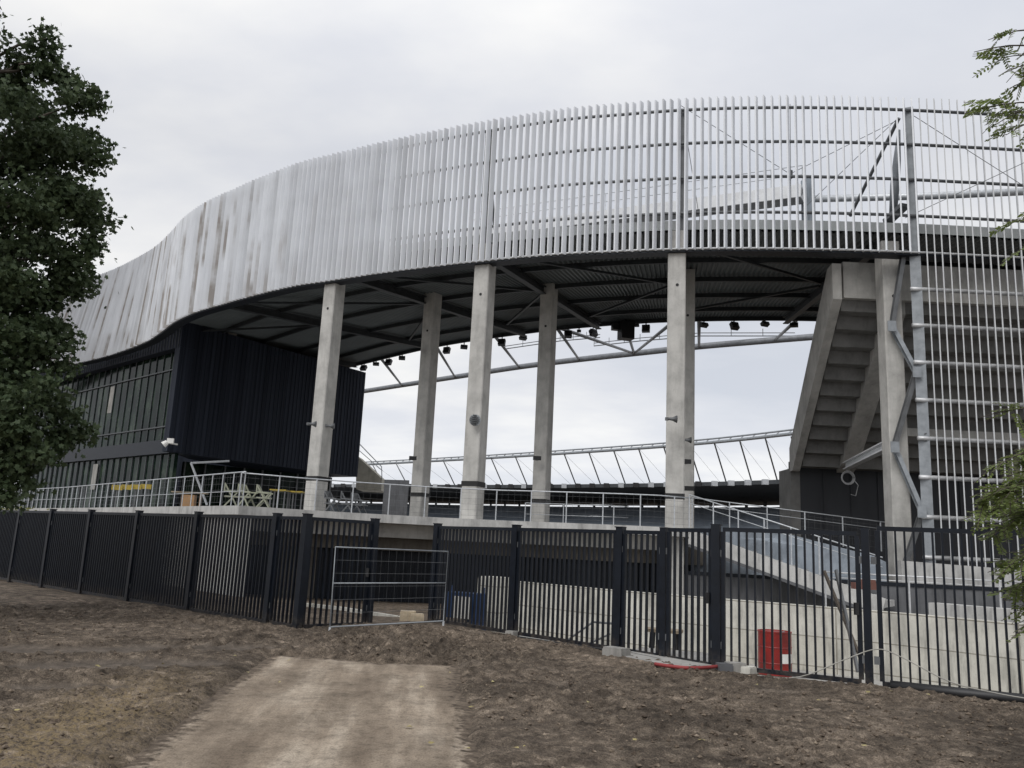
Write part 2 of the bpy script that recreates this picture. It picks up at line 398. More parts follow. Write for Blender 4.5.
def catmull(pts, n):
    pts = [V(p) for p in pts]; out = []
    for i in range(len(pts) - 1):
        p0 = pts[max(i - 1, 0)]; p1 = pts[i]; p2 = pts[i + 1]; p3 = pts[min(i + 2, len(pts) - 1)]
        for k in range(n):
            t = k / n
            out.append(0.5 * ((2 * p1) + (p2 - p0) * t + (2 * p0 - 5 * p1 + 4 * p2 - p3) * t * t + (3 * p1 - p0 - 3 * p2 + p3) * t ** 3))
    out.append(pts[-1]); return out
def resample(pts, step):
    out = [pts[0].copy()]; acc = 0.0; need = step
    for a, b in zip(pts, pts[1:]):
        L = (b - a).length; t = 0.0
        while acc + L - t >= need - 1e-9 and L > 0:
            t2 = need - acc
            out.append(a + (b - a) * (t2 / L)); need += step
            if need - acc > L: break
        acc += L
    return out
def offset(pts, d):
    o = []
    for i, p in enumerate(pts):
        t = (pts[min(i + 1, len(pts) - 1)] - pts[max(i - 1, 0)]).normalized()
        o.append(p + V((-t.y, t.x, 0)) * d)
    return o
def at_x(pts, x):
    for a, b in zip(pts, pts[1:]):
        if a.x <= x <= b.x: return a + (b - a) * ((x - a.x) / max(1e-6, b.x - a.x))
    return pts[-1]
def lift(pts, z): return [V((p.x, p.y, z)) for p in pts]

# ------------------------------------------------------------------ world and sun
w = bpy.data.worlds.new('World'); C.world = w; w.use_nodes = True
nt = w.node_tree; bg = nt.nodes['Background']
sun_az, sun_el = math.radians(214), math.radians(48)
sky = nt.nodes.new('ShaderNodeTexSky'); sky.sky_type = 'NISHITA'; sky.sun_disc = False
sky.sun_elevation = sun_el; sky.sun_rotation = sun_az
tc = nt.nodes.new('ShaderNodeTexCoord'); sx = nt.nodes.new('ShaderNodeSeparateXYZ'); nt.links.new(tc.outputs['Generated'], sx.inputs[0])
mz = nt.nodes.new('ShaderNodeMath'); mz.operation = 'MAXIMUM'; mz.inputs[1].default_value = 0.0; nt.links.new(sx.outputs[2], mz.inputs[0])
az = nt.nodes.new('ShaderNodeMath'); az.operation = 'ADD'; az.inputs[1].default_value = 0.22; nt.links.new(mz.outputs[0], az.inputs[0])
cx = nt.nodes.new('ShaderNodeCombineXYZ')
for i in (0, 1):
    dv = nt.nodes.new('ShaderNodeMath'); dv.operation = 'DIVIDE'; nt.links.new(sx.outputs[i], dv.inputs[0]); nt.links.new(az.outputs[0], dv.inputs[1]); nt.links.new(dv.outputs[0], cx.inputs[i])
mp = nt.nodes.new('ShaderNodeMapping'); mp.inputs['Scale'].default_value = (1.0, 1.5, 1); mp.inputs['Location'].default_value = (3.1, 0.6, 0); mp.inputs['Rotation'].default_value = (0, 0, 0.35)
nt.links.new(cx.outputs[0], mp.inputs[0])
f = noise_n(nt, mp.outputs[0], 0.9, 6, 0.52)
cl = ramp(nt, f, [(0.33, (6.2, 6.5, 7.15)), (0.49, (7.3, 7.45, 7.9)), (0.64, (9.1, 9.05, 8.95))])
for e in cl.color_ramp.elements: e.color = tuple(v / 10 for v in e.color[:3]) + (1,)
el = ramp(nt, mz.outputs[0], [(0.0, 1.16), (0.18, 1.04), (0.42, 0.96), (0.62, 1.15), (1.0, 1.5)])
for e in el.color_ramp.elements: e.color = tuple(v / 2 for v in e.color[:3]) + (1,)
c2 = mixc(nt, 1.0, cl.outputs[0], el.outputs[0], 'MULTIPLY')
c3 = nt.nodes.new('ShaderNodeVectorMath'); c3.operation = 'SCALE'; c3.inputs['Scale'].default_value = 20.7
nt.links.new(c2, c3.inputs[0])
c4 = mixc(nt, 0.94, sky.outputs[0], c3.outputs[0])
nt.links.new(c4, bg.inputs['Color']); bg.inputs['Strength'].default_value = 0.1

sd = bpy.data.lights.new('sun', 'SUN'); sd.energy = 1.75; sd.angle = math.radians(35); sd.color = (1.0, 0.98, 0.955)
so = bpy.data.objects.new('sun', sd); COL.objects.link(so)
sdir = V((math.sin(sun_az) * math.cos(sun_el), math.cos(sun_az) * math.cos(sun_el), math.sin(sun_el)))
so.rotation_euler = sdir.to_track_quat('Z', 'Y').to_euler()
C.view_settings.view_transform = 'Standard'; C.view_settings.look = 'None'; C.view_settings.exposure = 0; C.view_settings.gamma = 1

# ------------------------------------------------------------------ ground, path, yard
FENCE = [(-16.5, 26.2), (-13.6, 23.7), (-11.85, 22.1), (-10.1, 20.6), (-8.3, 19.1), (-6.35, 17.45), (-4.25, 15.7), (-3.55, 15.1), (-1.42, 17.7), (0.22, 15.85), (1.92, 14.0), (2.52, 13.3), (3.12, 12.5), (4.99, 11.5), (8.6, 10.0), (14, 7.8)]
def fence_y(x):
    for a, b in zip(FENCE, FENCE[1:]):
        if a[0] <= x <= b[0]: return a[1] + (b[1] - a[1]) * (x - a[0]) / (b[0] - a[0])
    return 26 - (x + 16.5) if x < -16.5 else 7
p_nl, p_nr = Pz(78, 800, 0), Pz(486, 800, 0)
p_fl, p_fr = Pz(272, 658, 0), Pz(460, 664, 0)
def path_in(x, y, soft=0.25, grow=0.0):                                       # 1 inside the sand path, 0 outside
    t = (y - p_nl.y) / (p_fl.y - p_nl.y)
    l = p_nl.x + (p_fl.x - p_nl.x) * t; r = p_nr.x + (p_fr.x - p_nr.x) * t
    n1 = noise.noise((x * 0.6, y * 0.6, 3)) * 0.16 + noise.noise((x * 3, y * 3, 9)) * 0.05
    d = min(x - l + n1, r - x + n1, (p_fl.y + 0.1 - y) + n1 * 1.3)
    k_ = max(0.0, min(1.0, (d - grow) / soft + 0.5)); return k_ * k_ * (3 - 2 * k_)
MUD = [(Pz(115, 667, 0), 1.15, 0.42), (Pz(190, 650, 0), 1.5, 0.3), (Pz(15, 652, 0), 1.6, 0.5), (Pz(235, 652, 0), 0.8, 0.3), (Pz(60, 690, 0), 0.7, 0.22)]
def mud(x, y):
    n_ = noise.noise((x * 1.3, y * 1.3, 21)) * 0.5 + noise.noise((x * 4, y * 4, 22)) * 0.25; k = 0.0
    for c, a_, b_ in MUD:
        u = (x - c.x); v = (y - c.y) - 0.35 * u; k = max(k, min(1, max(0, (1.15 - math.hypot(u / a_, v / b_) + n_) / 0.4)))
    return k
RUT = [Pz(-60, 745, 0), Pz(40, 698, 0), Pz(110, 671, 0), Pz(170, 655, 0), Pz(265, 641, 0)]
def rut_d(x, y):                                         # signed distance behind the rut line
    for a_, b_ in zip(RUT, RUT[1:]):
        if a_.x <= x <= b_.x:
            t = (x - a_.x) / (b_.x - a_.x); return ((y - (a_.y + (b_.y - a_.y) * t)) + 0.06 * math.sin(x * 1.7)) * 0.85
    return 9.0
def gz(x, y):
    d = (y - fence_y(x)) * 0.72
    if d > 0:
        if x > -0.9:
            k = min(1, max(0, (x + 0.9) / 1.5))
            base = -0.78 * min(1, d / 0.9) * k - min(0.45, d * 0.05) * (1 - k)
        else: base = -min(0.5, d * 0.05)
    else: base = 0.0
    fine = -14 < x < 12 and 3 < y < 19
    h = 0.0
    if d < 0.6:
        amp = 1 - path_in(x, y, 0.35)
        h += 0.05 * noise.noise((x * 0.7, y * 0.7, 1))
        big = noise.noise((x * 0.35 + 5, y * 0.35, 2))
        rough = 0.35 + 0.65 * min(1, max(0, 0.5 + big * 1.6))
        if fine:
            if y > 10.6 and x > -5.5: rough *= 1.0 + 0.9 * min(1, (y - 10.6) / 1.2)
            c = noise.noise((x * 3.1, y * 3.1, 4)); c2_ = noise.noise((x * 8.5, y * 8.5, 5)); c3_ = noise.noise((x * 19, y * 19, 8))
            h += amp * rough * (0.045 * c + 0.06 * max(0, c2_) + 0.04 * c3_ + 0.03 * max(0, noise.noise((x * 12, y * 12, 11))))
        h = h * 1.0 + amp * 0.045 - (1 - amp) * 0.09
        if x < -0.5 and 4 < y < 16:                              # wheel ruts and smeared mud on the left side
            m_ = mud(x, y); h = h * (1 - 0.8 * m_) - 0.01 * m_
            w0 = rut_d(x, y)
            for du in (0.0, 1.75):
                w_ = w0 - du
                if abs(w_) < 0.8:
                    tread = 1 + 0.45 * math.sin((x + abs(w_) * 1.3) * 2 * PI / 0.2)
                    h -= 0.06 * math.exp(-(w_ / 0.17) ** 4) * amp * tread
                    h += 0.05 * (math.exp(-((w_ - 0.3) / 0.1) ** 2) + math.exp(-((w_ + 0.3) / 0.1) ** 2)) * amp
        if d > -0.4: h *= max(0.0, min(1, (0.2 - d) / 0.6)) 
    return base + h
def axis(lo, flo, fhi, hi, fine, growth=1.35):
    a = []; s = fine; x = flo
    while x > lo: x -= s; s *= growth; a.append(max(x, lo))
    a = a[::-1]; n = int((fhi - flo) / fine); a += [flo + i * fine for i in range(n + 1)]
    s = fine; x = a[-1]
    while x < hi: x += s; s *= growth; a.append(min(x, hi))
    return a
xs = axis(-900, -9.5, 9.0, 900, 0.04); ys = axis(-300, 4.6, 17.0, 1800, 0.04)
mb = MB(); nx = len(xs)
for y in ys:
    for x in xs: mb.v.append((x, y, gz(x, y)))
for j in range(len(ys) - 1):
    for i in range(nx - 1): o = j * nx + i; mb.f.append((o, o + 1, o + nx + 1, o + nx))
g = mb.build('ground', 'ground', smooth=True, origin=(0, 0, 0))
sa = g.data.attributes.new('sand', 'FLOAT', 'POINT')
st_ = g.data.attributes.new('straw', 'FLOAT', 'POINT')
st_.data.foreach_set('value', [max(0.0, 1 - abs((p_nl.x + (p_fl.x - p_nl.x) * (v[1] - p_nl.y) / (p_fl.y - p_nl.y)) - 0.75 - v[0]) / 0.9) * max(0, min(1, (10.5 - v[1]) / 3)) if 3 < v[1] < 11 and -9 < v[0] < 0 else 0.0 for v in mb.v])
mu_ = g.data.attributes.new('mud', 'FLOAT', 'POINT')
mu_.data.foreach_set('value', [mud(v[0], v[1]) if 4 < v[1] < 16 and -10 < v[0] < 0 else 0.0 for v in mb.v])
sa.data.foreach_set('value', [path_in(v[0], v[1], 0.3, 0.05) * 0.7 if 0 < v[1] < 16 and abs(v[0]) < 9 else 0.0 for v in mb.v])
tag(g, 'churned brown bare soil in front of the fence', None, None, 'structure')
mb = MB(); px = [p_nl.x - 0.8 + i * 0.045 for i in range(int((p_nr.x - p_nl.x + 1.6) / 0.045))]; py = [4.0 + i * 0.045 for i in range(int((p_fl.y + 0.8 - 4.0) / 0.045))]
for y in py:
    for x in px:
        mb.v.append((x, y, 0.006 + 0.04 * noise.noise((x * 0.7, y * 0.7, 1)) + 0.012 * noise.noise((x * 1.7, y * 0.8, 7)) + 0.009 * noise.noise((x * 7, y * 7, 2)) + 0.006 * noise.noise((x * 17, y * 17, 12)) - 0.02 * math.exp(-((x + 1.05 + 0.05 * y + 0.06 * math.sin(y)) / 0.10) ** 2) - 0.02 * math.exp(-((x - 0.55 + 0.02 * y + 0.05 * math.sin(y * 1.3)) / 0.12) ** 2) - 0.05 * max(0, 0.5 - path_in(x, y, 0.5))))
for j in range(len(py) - 1):
    for i in range(len(px) - 1): o = j * len(px) + i; mb.f.append((o, o + 1, o + len(px) + 1, o + len(px)))
po_ = mb.build('path', 'path', smooth=True, origin=(0, 0, 0))
def upath(x, y):
    t = (y - p_nl.y) / (p_fl.y - p_nl.y); l = p_nl.x + (p_fl.x - p_nl.x) * t; q_ = p_nr.x + (p_fr.x - p_nr.x) * t; return (x - l) / (q_ - l)
ea_ = po_.data.attributes.new('edge', 'FLOAT', 'POINT'); ea_.data.foreach_set('value', [path_in(v[0], v[1], 0.45, 0.12) for v in mb.v])
ua_ = po_.data.attributes.new('across', 'FLOAT', 'POINT'); ua_.data.foreach_set('value', [upath(v[0], v[1]) for v in mb.v])
tag(po_, 'pale compacted sand path leading towards the open gate', None, None, 'structure')
# paved yard at the lower level behind the fence
yard = MB(); yp = [(0.3, 16.6), (2.2, 14.6), (3.4, 13.2), (5.2, 12.2), (9, 10.7), (16, 8.2), (24, 10), (24, 30), (-1.5, 32), (-1.5, 22)]
yard.prism([(x, y, -0.755) for x, y in yp], (0, 0, 0.02)); tag(yard.build('yard_paving', 'pave'), 'grey paved yard behind the fence', None, None, 'structure')

# ------------------------------------------------------------------ wavy facade of white fins
CURVE = catmull([(-42, 62.3, 0), (-35.5, 58.3, 0), (-30.4, 54.7, 0), (-27.8, 52.6, 0), (-24.8, 50.0, 0), (-21.2, 46.3, 0), (-19.05, 43.5, 0), (-17.3, 41.0, 0), (-15.45, 38.9, 0), (-13.6, 37.25, 0), (-12.1, 35.95, 0), (-9.7, 34.05, 0), (-7.9, 33, 0), (-4.8, 31.27, 0), (-1.55, 29.7, 0), (1.42, 28.5, 0), (3.55, 27.92, 0), (5.53, 27.43, 0), (7.47, 27.1, 0), (9.35, 26.88, 0), (11.4, 26.74, 0), (13.3, 26.68, 0), (15.2, 26.68, 0), (17, 26.7, 0), (20, 26.78, 0), (25, 27, 0)], 12)
ZB, ZT = 12.0, 17.7
fac = thing('facade_screen', 'wavy band of white vertical fins wrapped around the upper stadium', 'facade screen', (-5, 32, 12))
fins = resample(CURVE, 0.268)
mbS, mbL = MB(), MB()
XL = at_x(CURVE, 13.7).x
for i in range(1, len(fins) - 1):
    p = fins[i]; t = (fins[i + 1] - fins[i - 1]).normalized(); nrm = V((t.y, -t.x, 0))     # outward
    a = math.radians(-28) + R(-0.06, 0.06)
    k = min(1, max(0, (p.x - 2.0) / 9.0))
    d = V((nrm.x * math.cos(a) - nrm.y * math.sin(a), nrm.x * math.sin(a) + nrm.y * math.cos(a), 0))
    s_ = V((-d.y, d.x, 0))
    depth = 0.205
    z0 = ZB + R(-0.01, 0.01); z1 = ZT + R(-0.012, 0.012)
    mb = mbS
    if p.x > XL: z0 = 1.15; mb = mbL
    c = p + d * depth / 2
    ln = max(0.0, min(1.0, (-16.5 - p.x) / 9.0)); ln = 2.3 * ln * ln * (3 - 2 * ln)
    if ln > 0:
        j = max(0, i - int(round(ln / 0.268))); pb_ = fins[j] + d * depth / 2
    else: pb_ = c
    mb.bar((pb_.x, pb_.y, z0), (c.x, c.y, z1), 0.036 if p.x > XL else 0.05, depth, d)
oS = mbS.build('fins', 'fin', fac); fa_ = oS.data.attributes.new('fin_id', 'FLOAT', 'POINT'); fa_.data.foreach_set('value', [float(i // 8) for i in range(len(mbS.v))])
o = mbL.build('fins', 'fin_long', fac); o['label'] = 'long fins reaching down to the yard'
rz = [17.36, 16.05, 14.73, 13.4]
for z in rz:
    MB().tube(lift(offset(CURVE[::3], 0.07), z), 0.058, 8).build('rail', 'rail', fac, True)
ledge = offset(CURVE, 0.5)
mb = MB()
mb.quadstrip(lift(offset(CURVE, 0.03), ZB + 0.02), lift(ledge, ZB + 0.02)); mb.quadstrip(lift(offset(CURVE, 0.03), ZB - 0.04), lift(ledge, ZB - 0.04)); mb.quadstrip(lift(offset(CURVE, 0.03), ZB - 0.04), lift(offset(CURVE, 0.03), ZB + 0.02))
mb.build('walkway_ledge', 'black', fac)
MB().tube(lift(offset(CURVE[::3], 0.02), ZB + 0.06), 0.04, 6).build('rail', 'pale_rail', fac, True)
low = [p for p in CURVE if p.x >= XL - 0.5]
for i in range(8):
    z = 10.78 - i * 1.27
    MB().tube(lift(offset(low[::2], 0.10), z), 0.075, 8).build('rail', 'pale_rail', fac, True)
def curve_frame(x):
    p = at_x(CURVE, x); q = at_x(CURVE, x + 0.3); t = (q - p).normalized(); return p, t, V((-t.y, t.x, 0))
for x in (-14.4, -7.75, -1.45, 5.62):
    p, t, n = curve_frame(x); c = p + n * 0.32
    mb = MB().ibeam((c.x, c.y, ZB), (c.x, c.y, 17.4), 0.27, 0.26, 0.03, n); b = p + n * 1.5
    mb.bar((c.x, c.y, 16.4), (b.x, b.y, 12.9), 0.09)
    mb.build('post', 'rail', fac)

# roof
OUT = catmull([(-28, 52.4, 0), (-21.5, 45.8, 0), (-14.9, 38.6, 0), (-7.9, 33, 0), (-1.55, 29.7, 0), (5.53, 27.43, 0), (12.6, 26.72, 0), (20, 26.78, 0), (26, 27.05, 0)], 14)
OUT = offset(OUT, 0.75)
INN = catmull([(-14.5, 62.5, 0), (-10.6, 58, 0), (-4.7, 51.5, 0), (1, 47.0, 0), (4.9, 44.7, 0), (8.6, 43.15, 0), (14, 41.9, 0), (20, 41.4, 0), (26, 41.2, 0)], 14)
NS = 14
def roof_pt(u, v):                                       # u in stations 0..8, v 0 outer .. 1 inner
    k = u * NS; i = min(int(k), len(OUT) - 2); f_ = k - i
    a = OUT[i].lerp(OUT[i + 1], f_); b = INN[i].lerp(INN[i + 1], f_)
    p = a.lerp(b, v); return V((p.x, p.y, 12.95 + 1.1 * v))
roof = thing('stadium_roof', 'dark profiled steel roof hanging over the terrace behind the fins', 'roof', (3, 36, 13))
mb = MB(); nr = 250; rows = 7; cols = []
for i in range(nr * 4 + 1):
    u = i / (nr * 4) * 8; ph = i % 4; dz = 0.075 if ph in (0, 1) else 0.0
    cols.append([roof_pt(u, v / (rows - 1)) + V((0, 0, dz)) for v in range(rows)])
o = 0
for c_ in cols: mb.v += [tuple(p) for p in c_]
for i in range(len(cols) - 1):
    for j in range(rows - 1): q = i * rows + j; mb.f.append((q, q + 1, q + rows + 1, q + rows))
mb.build('roof_sheet', 'roof', roof)
mb = MB(); n_ = 120
mb.quadstrip([roof_pt(i / n_ * 8, 0) + V((0, 0, 0.42)) for i in range(n_ + 1)], [roof_pt(i / n_ * 8, 1) + V((0, 0, 0.42)) for i in range(n_ + 1)])
mb.quadstrip([roof_pt(i / n_ * 8, 1) + V((0, 0, -0.05)) for i in range(n_ + 1)], [roof_pt(i / n_ * 8, 1) + V((0, 0, 0.42)) for i in range(n_ + 1)])
mb.build('roof_top', 'dark_steel', roof)
mb = MB(); fo = [roof_pt(i / n_ * 8, 0) for i in range(n_ + 1)]
mb.quadstrip([p + V((0, 0, 0.10)) for p in fo], [p + V((0, 0, 0.46)) for p in fo]); mb.quadstrip([p + V((0, 0, 0.46)) for p in fo], [p + V((0, 0, 0.46)) for p in offset(fo, 0.35)])
mb.build('fascia', 'fascia', roof)
for v in (0.22, 0.42, 0.62, 0.82, 0.985):
    mb = MB(); pts = [roof_pt(i / 60 * 8, v) - V((0, 0, 0.11)) for i in range(61)]
    for a, b in zip(pts, pts[1:]): mb.bar(a, b, 0.12, 0.2)
    mb.build('purlin', 'dark_steel', roof)
for u in (1.0, 2.0, 3.0, 4.0, 5.0, 6.0, 7.0):
    a, b = roof_pt(u, 0.02) - V((0, 0, 0.32)), roof_pt(u, 0.955) - V((0, 0, 0.30))
    MB().ibeam(a, b, 0.28, 0.36, 0.04).build('beam', 'dark_steel', roof)
for u in (1.0, 2.0, 3.0, 4.0, 5.0):
    MB().bar(roof_pt(u + 0.05, 0.03) - V((0, 0, 0.3)), roof_pt(u + 0.95, 0.42) - V((0, 0, 0.25)), 0.1).build('brace', 'dark_steel', roof)
    MB().bar(roof_pt(u + 0.95, 0.44) - V((0, 0, 0.3)), roof_pt(u + 0.05, 0.80) - V((0, 0, 0.25)), 0.1).build('brace', 'dark_steel', roof)

# concrete columns
def column(p, n, z0, z1, label, w=0.62, d=0.66, strap=None, mat='conc'):
    t = thing('concrete_column', label, 'column', (p.x, p.y, z0), 'concrete columns carrying the stadium roof')
    s_ = V((n.y, -n.x, 0)); c = 0.035; mb = MB(); poly = []
    for ax, ay in ((-w/2 + c, -d/2), (w/2 - c, -d/2), (w/2, -d/2 + c), (w/2, d/2 - c), (w/2 - c, d/2), (-w/2 + c, d/2), (-w/2, d/2 - c), (-w/2, -d/2 + c)):
        q = p + s_ * ax + n * ay; poly.append((q.x, q.y, z0))
    mb.prism(poly, (0, 0, z1 - z0)); sh = mb.build('shaft', mat, t)
    if strap:
        MB().frame_box((p.x, p.y, strap), s_ * (w/2 + 0.012), n * (d/2 + 0.012), V((0, 0, 0.09))).build('strap', 'strap', t)
    h = MB(); q = p - n * (d/2) + s_ * 0.02
    h.tube([(q.x + n.x*0.05, q.y + n.y*0.05, z1 - 2.0), (q.x - n.x * 0.012, q.y - n.y * 0.012, z1 - 2.0)], 0.055, 10); h.build('anchor_hole', 'strap', t)
    return t
p, t, n = curve_frame(-7.85); column(p + n * 0.5, n, 2.0, 12.9, 'pale concrete column in front of the black clad box', strap=3.9)
n1 = (V((-4.0, 38.8, 0)) - V((-7.5, 33.4, 0))).normalized()
column(V((-4.0, 38.6, 0)), n, 2.0, 13.5, 'shaded rear concrete column right of the black box', strap=3.75)
p, t, n = curve_frame(-1.42); column(p + n * 0.5, n, 2.0, 12.8, 'pale concrete column with louvred vent, centre of the terrace front', strap=3.75)
column(V((1.5, 36.4, 0)), n, 2.0, 13.4, 'shaded rear concrete column alone against the bright sky', strap=3.6)
p, t, n = curve_frame(5.52); column(p + n * 0.5, n, -0.8, 12.8, 'pale concrete column at the end of the terrace slab', w=0.62, strap=3.5)
column(V((7.15, 33.3, 0)), n, 2.0, 13.3, 'dark rear concrete column just behind the terrace-end column', strap=4.2)
p8 = PD(893, 400, 30.6); column(V((p8.x, p8.y, 0)), V((0.02, 1, 0)).normalized(), -0.8, 12.7, 'tall concrete column beside the steel post, in front of the stand')
ps = PD(230, 330, 51); column(V((ps.x, ps.y, 0)), V((0.5, 0.86, 0)).normalized(), 12.2, 13.4, 'short concrete column stub on top of the black box')

# things fixed to columns
def wall_lamp(px, py, D, label):
    p = PD(px, py, D); t = thing('wall_lamp', label, 'lamp', p, 'lamps fixed to the concrete columns')
    MB().box(p + V((0, -0.09, 0.03)), (0.34, 0.14, 0.17), 0.1).build('housing', 'blackbox', t)
    MB().box(p + V((0, 0.0, 0.0)), (0.1, 0.16, 0.12)).build('bracket', 'rail', t)
wall_lamp(413, 459, 38.2, 'black lamp on the rear column right of the black box')
wall_lamp(537, 459, 35.8, 'black lamp on the lone rear column against the sky')
wall_lamp(686, 462.5, 33.1, 'black lamp on the column behind the terrace end')
def speaker(px, py, D, label):
    p = PD(px, py, D); t = thing('horn_speaker', label, 'speaker', p, 'horn speakers on the columns')
    mb = MB().tube([p + V((-0.14, -0.02, 0)), p + V((0.02, 0, 0)), p + V((0.16, 0.0, 0.0))], [0.04, 0.06, 0.13], 12); mb.build('horn', 'rail', t, True)
    MB().box(p + V((-0.16, 0.03, 0)), (0.11, 0.1, 0.1)).build('driver', 'rail', t)
speaker(312, 424, 33.4, 'grey horn speaker left of the column by the black box'); speaker(330, 426, 33.9, 'grey horn speaker right of the column by the black box')
speaker(672, 419, 27.4, 'grey horn speaker on the terrace-end column front'); speaker(687, 440, 32.9, 'grey horn speaker on the column behind the terrace end')
p = PD(475, 420, 29.5); t = thing('louvre_vent', 'round grey louvred vent on the central column', 'vent', p)
mb = MB()
for i in range(6): mb.frame_box(p + V((0, -0.02, 0.16 - i * 0.064)), V((0.19 * math.sin(PI * (i + 0.8) / 6.6), 0.09, 0)), V((0, 0.05, 0)), V((0, 0.01, 0.018)))
mb.build('louvres', 'rail', t); MB().tube([p + V((0, 0.06, 0)), p + V((0, 0.01, 0))], 0.21, 14).build('ring', 'steel', t)

# ------------------------------------------------------------------ ring cables, lamps under the roof edge
INNER_PX = [(340, 369), (365, 363), (400, 353), (440, 345), (480, 337), (520, 332), (560, 328), (600, 324.5), (640, 321), (700, 319), (760, 318), (830, 319)]
def edge_at(px):
    for a, b in zip(INNER_PX, INNER_PX[1:]):
        if a[0] <= px <= b[0]: f_ = (px - a[0]) / (b[0] - a[0]); return Pz(px, a[1] + (b[1] - a[1]) * f_, 14.0)
ring = thing('roof_ring', 'grey steel ring tube strutted off the near roof edge', 'ring truss', Pz(600, 358, 19.5))
rp = [(330, 396), (365, 391), (400, 385.5), (455, 377), (519, 367), (579, 359.5), (634, 353.5), (699, 346.5), (775, 340), (850, 334), (940, 327)]
MB().tube(catmull([Pz(x, y, 19.5) for x, y in rp], 6), 0.27, 10).build('tube', 'ringgrey', ring, True)
for (ax, ay), (bx, by) in (((364, 380), (345, 393)), ((380, 361), (402, 385.5)), ((435, 350), (455, 377)), ((493, 339), (519, 367)), ((556, 329), (579, 359.5)), ((556, 329), (634, 353.5)), ((624, 323), (634, 353.5)), ((678, 320), (634, 353.5)), ((699, 319), (699, 346.5)), ((800, 318), (775, 340))):
    if ay == 380: continue
    a = edge_at(ax); a = V((a.x, a.y, 14.1)); b = Pz(bx, by, 19.5)
    MB().tube([a, b], 0.11, 6).build('strut', 'rail', ring, True)
cw = thing('catwalk', 'thin maintenance catwalk rail running along the roof ring', 'catwalk', Pz(600, 340, 19.9))
for sgm in ([(505, 349), (560, 341), (600, 337.5)], [(594, 346), (640, 341), (700, 336), (795, 336)]):
    pts = [PD(x, y, Pz(x, y + 8, 19.5).xy.length - 1) for x, y in sgm]; up_ = V((0, 0, 0.45))
    mb = MB().tube(pts, 0.05, 5).tube([q + up_ * 0.6 for q in pts], 0.04, 5)
    for a, b in zip(pts, pts[1:]):
        for k in range(3): q = a.lerp(b, k / 3); mb.bar(q, q + up_ * 1.4, 0.05)
    mb.build('rails', 'rail', cw)
FL = [(364, 367, 0), (376, 364, 1), (389, 361, 0), (402, 358, 1), (447, 349, 0), (464, 347, 1), (502, 341, 0), (523, 338, 1), (568, 333, 0), (579, 331, 1), (593, 331.5, 0), (637, 325.5, 1), (646, 327, 0), (704, 325, 1), (734, 324.5, 0), (765, 324, 1), (794, 325, 1)]
spots = ['leftmost floodlight, next to the black box top corner', 'second floodlight from the black box along the roof edge', 'third floodlight from the black box along the roof edge', 'floodlight just left of the shaded rear column', 'first floodlight right of the shaded rear column', 'second floodlight left of the central front column', 'first floodlight right of the central front column', 'second floodlight right of the central front column', 'first floodlight right of the lone rear column', 'small tilted floodlight second right of the lone rear column', 'double floodlight left of the big black roof speaker', 'small floodlight just right of the big black roof speaker', 'double floodlight left of the terrace-end column', 'first floodlight right of the terrace-end column', 'double floodlight second right of the terrace-end column', 'tilted floodlight second left of the stand edge', 'floodlight nearest the concrete stand edge']
for (px_, py_, k), lb in zip(FL, spots):
    e = edge_at(px_); q = PD(px_, py_, e.xy.length - 0.15)
    t = thing('floodlight', 'black ' + lb, 'floodlight', q, 'floodlights hanging below the roof edge')
    a = R(-0.5, 0.5); til = R(0.2, 0.8); sz = 0.24 if px_ in (579, 637) else 0.42
    x_ = V((math.cos(a), math.sin(a), 0)); y_ = V((-math.sin(a) * math.cos(til), math.cos(a) * math.cos(til), -math.sin(til))); z_ = x_.cross(y_)
    mb = MB().frame_box(q, x_ * sz / 2, y_ * sz * 0.28, z_ * sz * 0.22)
    if not k: mb.frame_box(q - z_ * sz * 0.5, x_ * sz / 2, y_ * sz * 0.28, z_ * sz * 0.2)
    mb.build('housing', 'blackbox', t)
    MB().bar(q, (q.x, q.y, max(q.z + 0.3, 14.0)), 0.06).build('bracket', 'blackbox', t)
e = edge_at(625); q = PD(626, 331, e.xy.length - 0.3); t = thing('loudspeaker', 'big black loudspeaker cluster hanging from the roof edge', 'loudspeaker', q)
MB().box(q, (0.75, 0.6, 0.95), 0.3).build('cabinet', 'blackbox', t); MB().box(q + V((-0.6, 0, 0.2)), (0.35, 0.35, 0.35), 0.2).build('cabinet', 'blackbox', t); MB().bar(q, q + V((0, 0, 0.9)), 0.08).build('bracket', 'blackbox', t)

# ------------------------------------------------------------------ far side of the stadium
far = thing('far_stand', 'distant stand across the stadium with dark roof and grey seats', 'grandstand', Pz(600, 487, 14))
fe = [Pz(x, y, 14.0) for x, y in ((300, 486.5), (390, 487.5), (500, 488), (600, 487.5), (700, 486), (790, 483.5), (900, 480))]
fe = catmull([(p.x, p.y, 14) for p in fe], 6)
mb = MB(); rear = [p + V((0.2, 1, 0)).normalized() * 26 + V((0, 0, -2.1)) for p in fe]
mb.quadstrip(fe, rear); mb.quadstrip([p + V((0, 0, 0.7)) for p in fe], [p + V((0, 0, 0.7)) for p in rear]); mb.quadstrip(fe, [p + V((0, 0, 0.7)) for p in fe])
mb.build('roof', 'far_dark', far)
back = [p + V((0.2, 1, 0)).normalized() * 23 for p in fe]
mb = MB(); ns = 16
for k in range(ns):
    a = [p.lerp(q, 1 - k / ns) for p, q in zip(fe, back)]; b = [p.lerp(q, 1 - (k + 1) / ns) for p, q in zip(fe, back)]
    zk = 11.35 - k * 0.42
    mb.quadstrip(lift(a, zk), lift(b, zk)); mb.quadstrip(lift(b, zk), lift(b, zk - 0.42))
mb.build('seating', 'seats', far)
mb = MB().quadstrip(lift(back, 0), lift(back, 11.35)); mb.build('rear_wall', 'conc_mid', far)
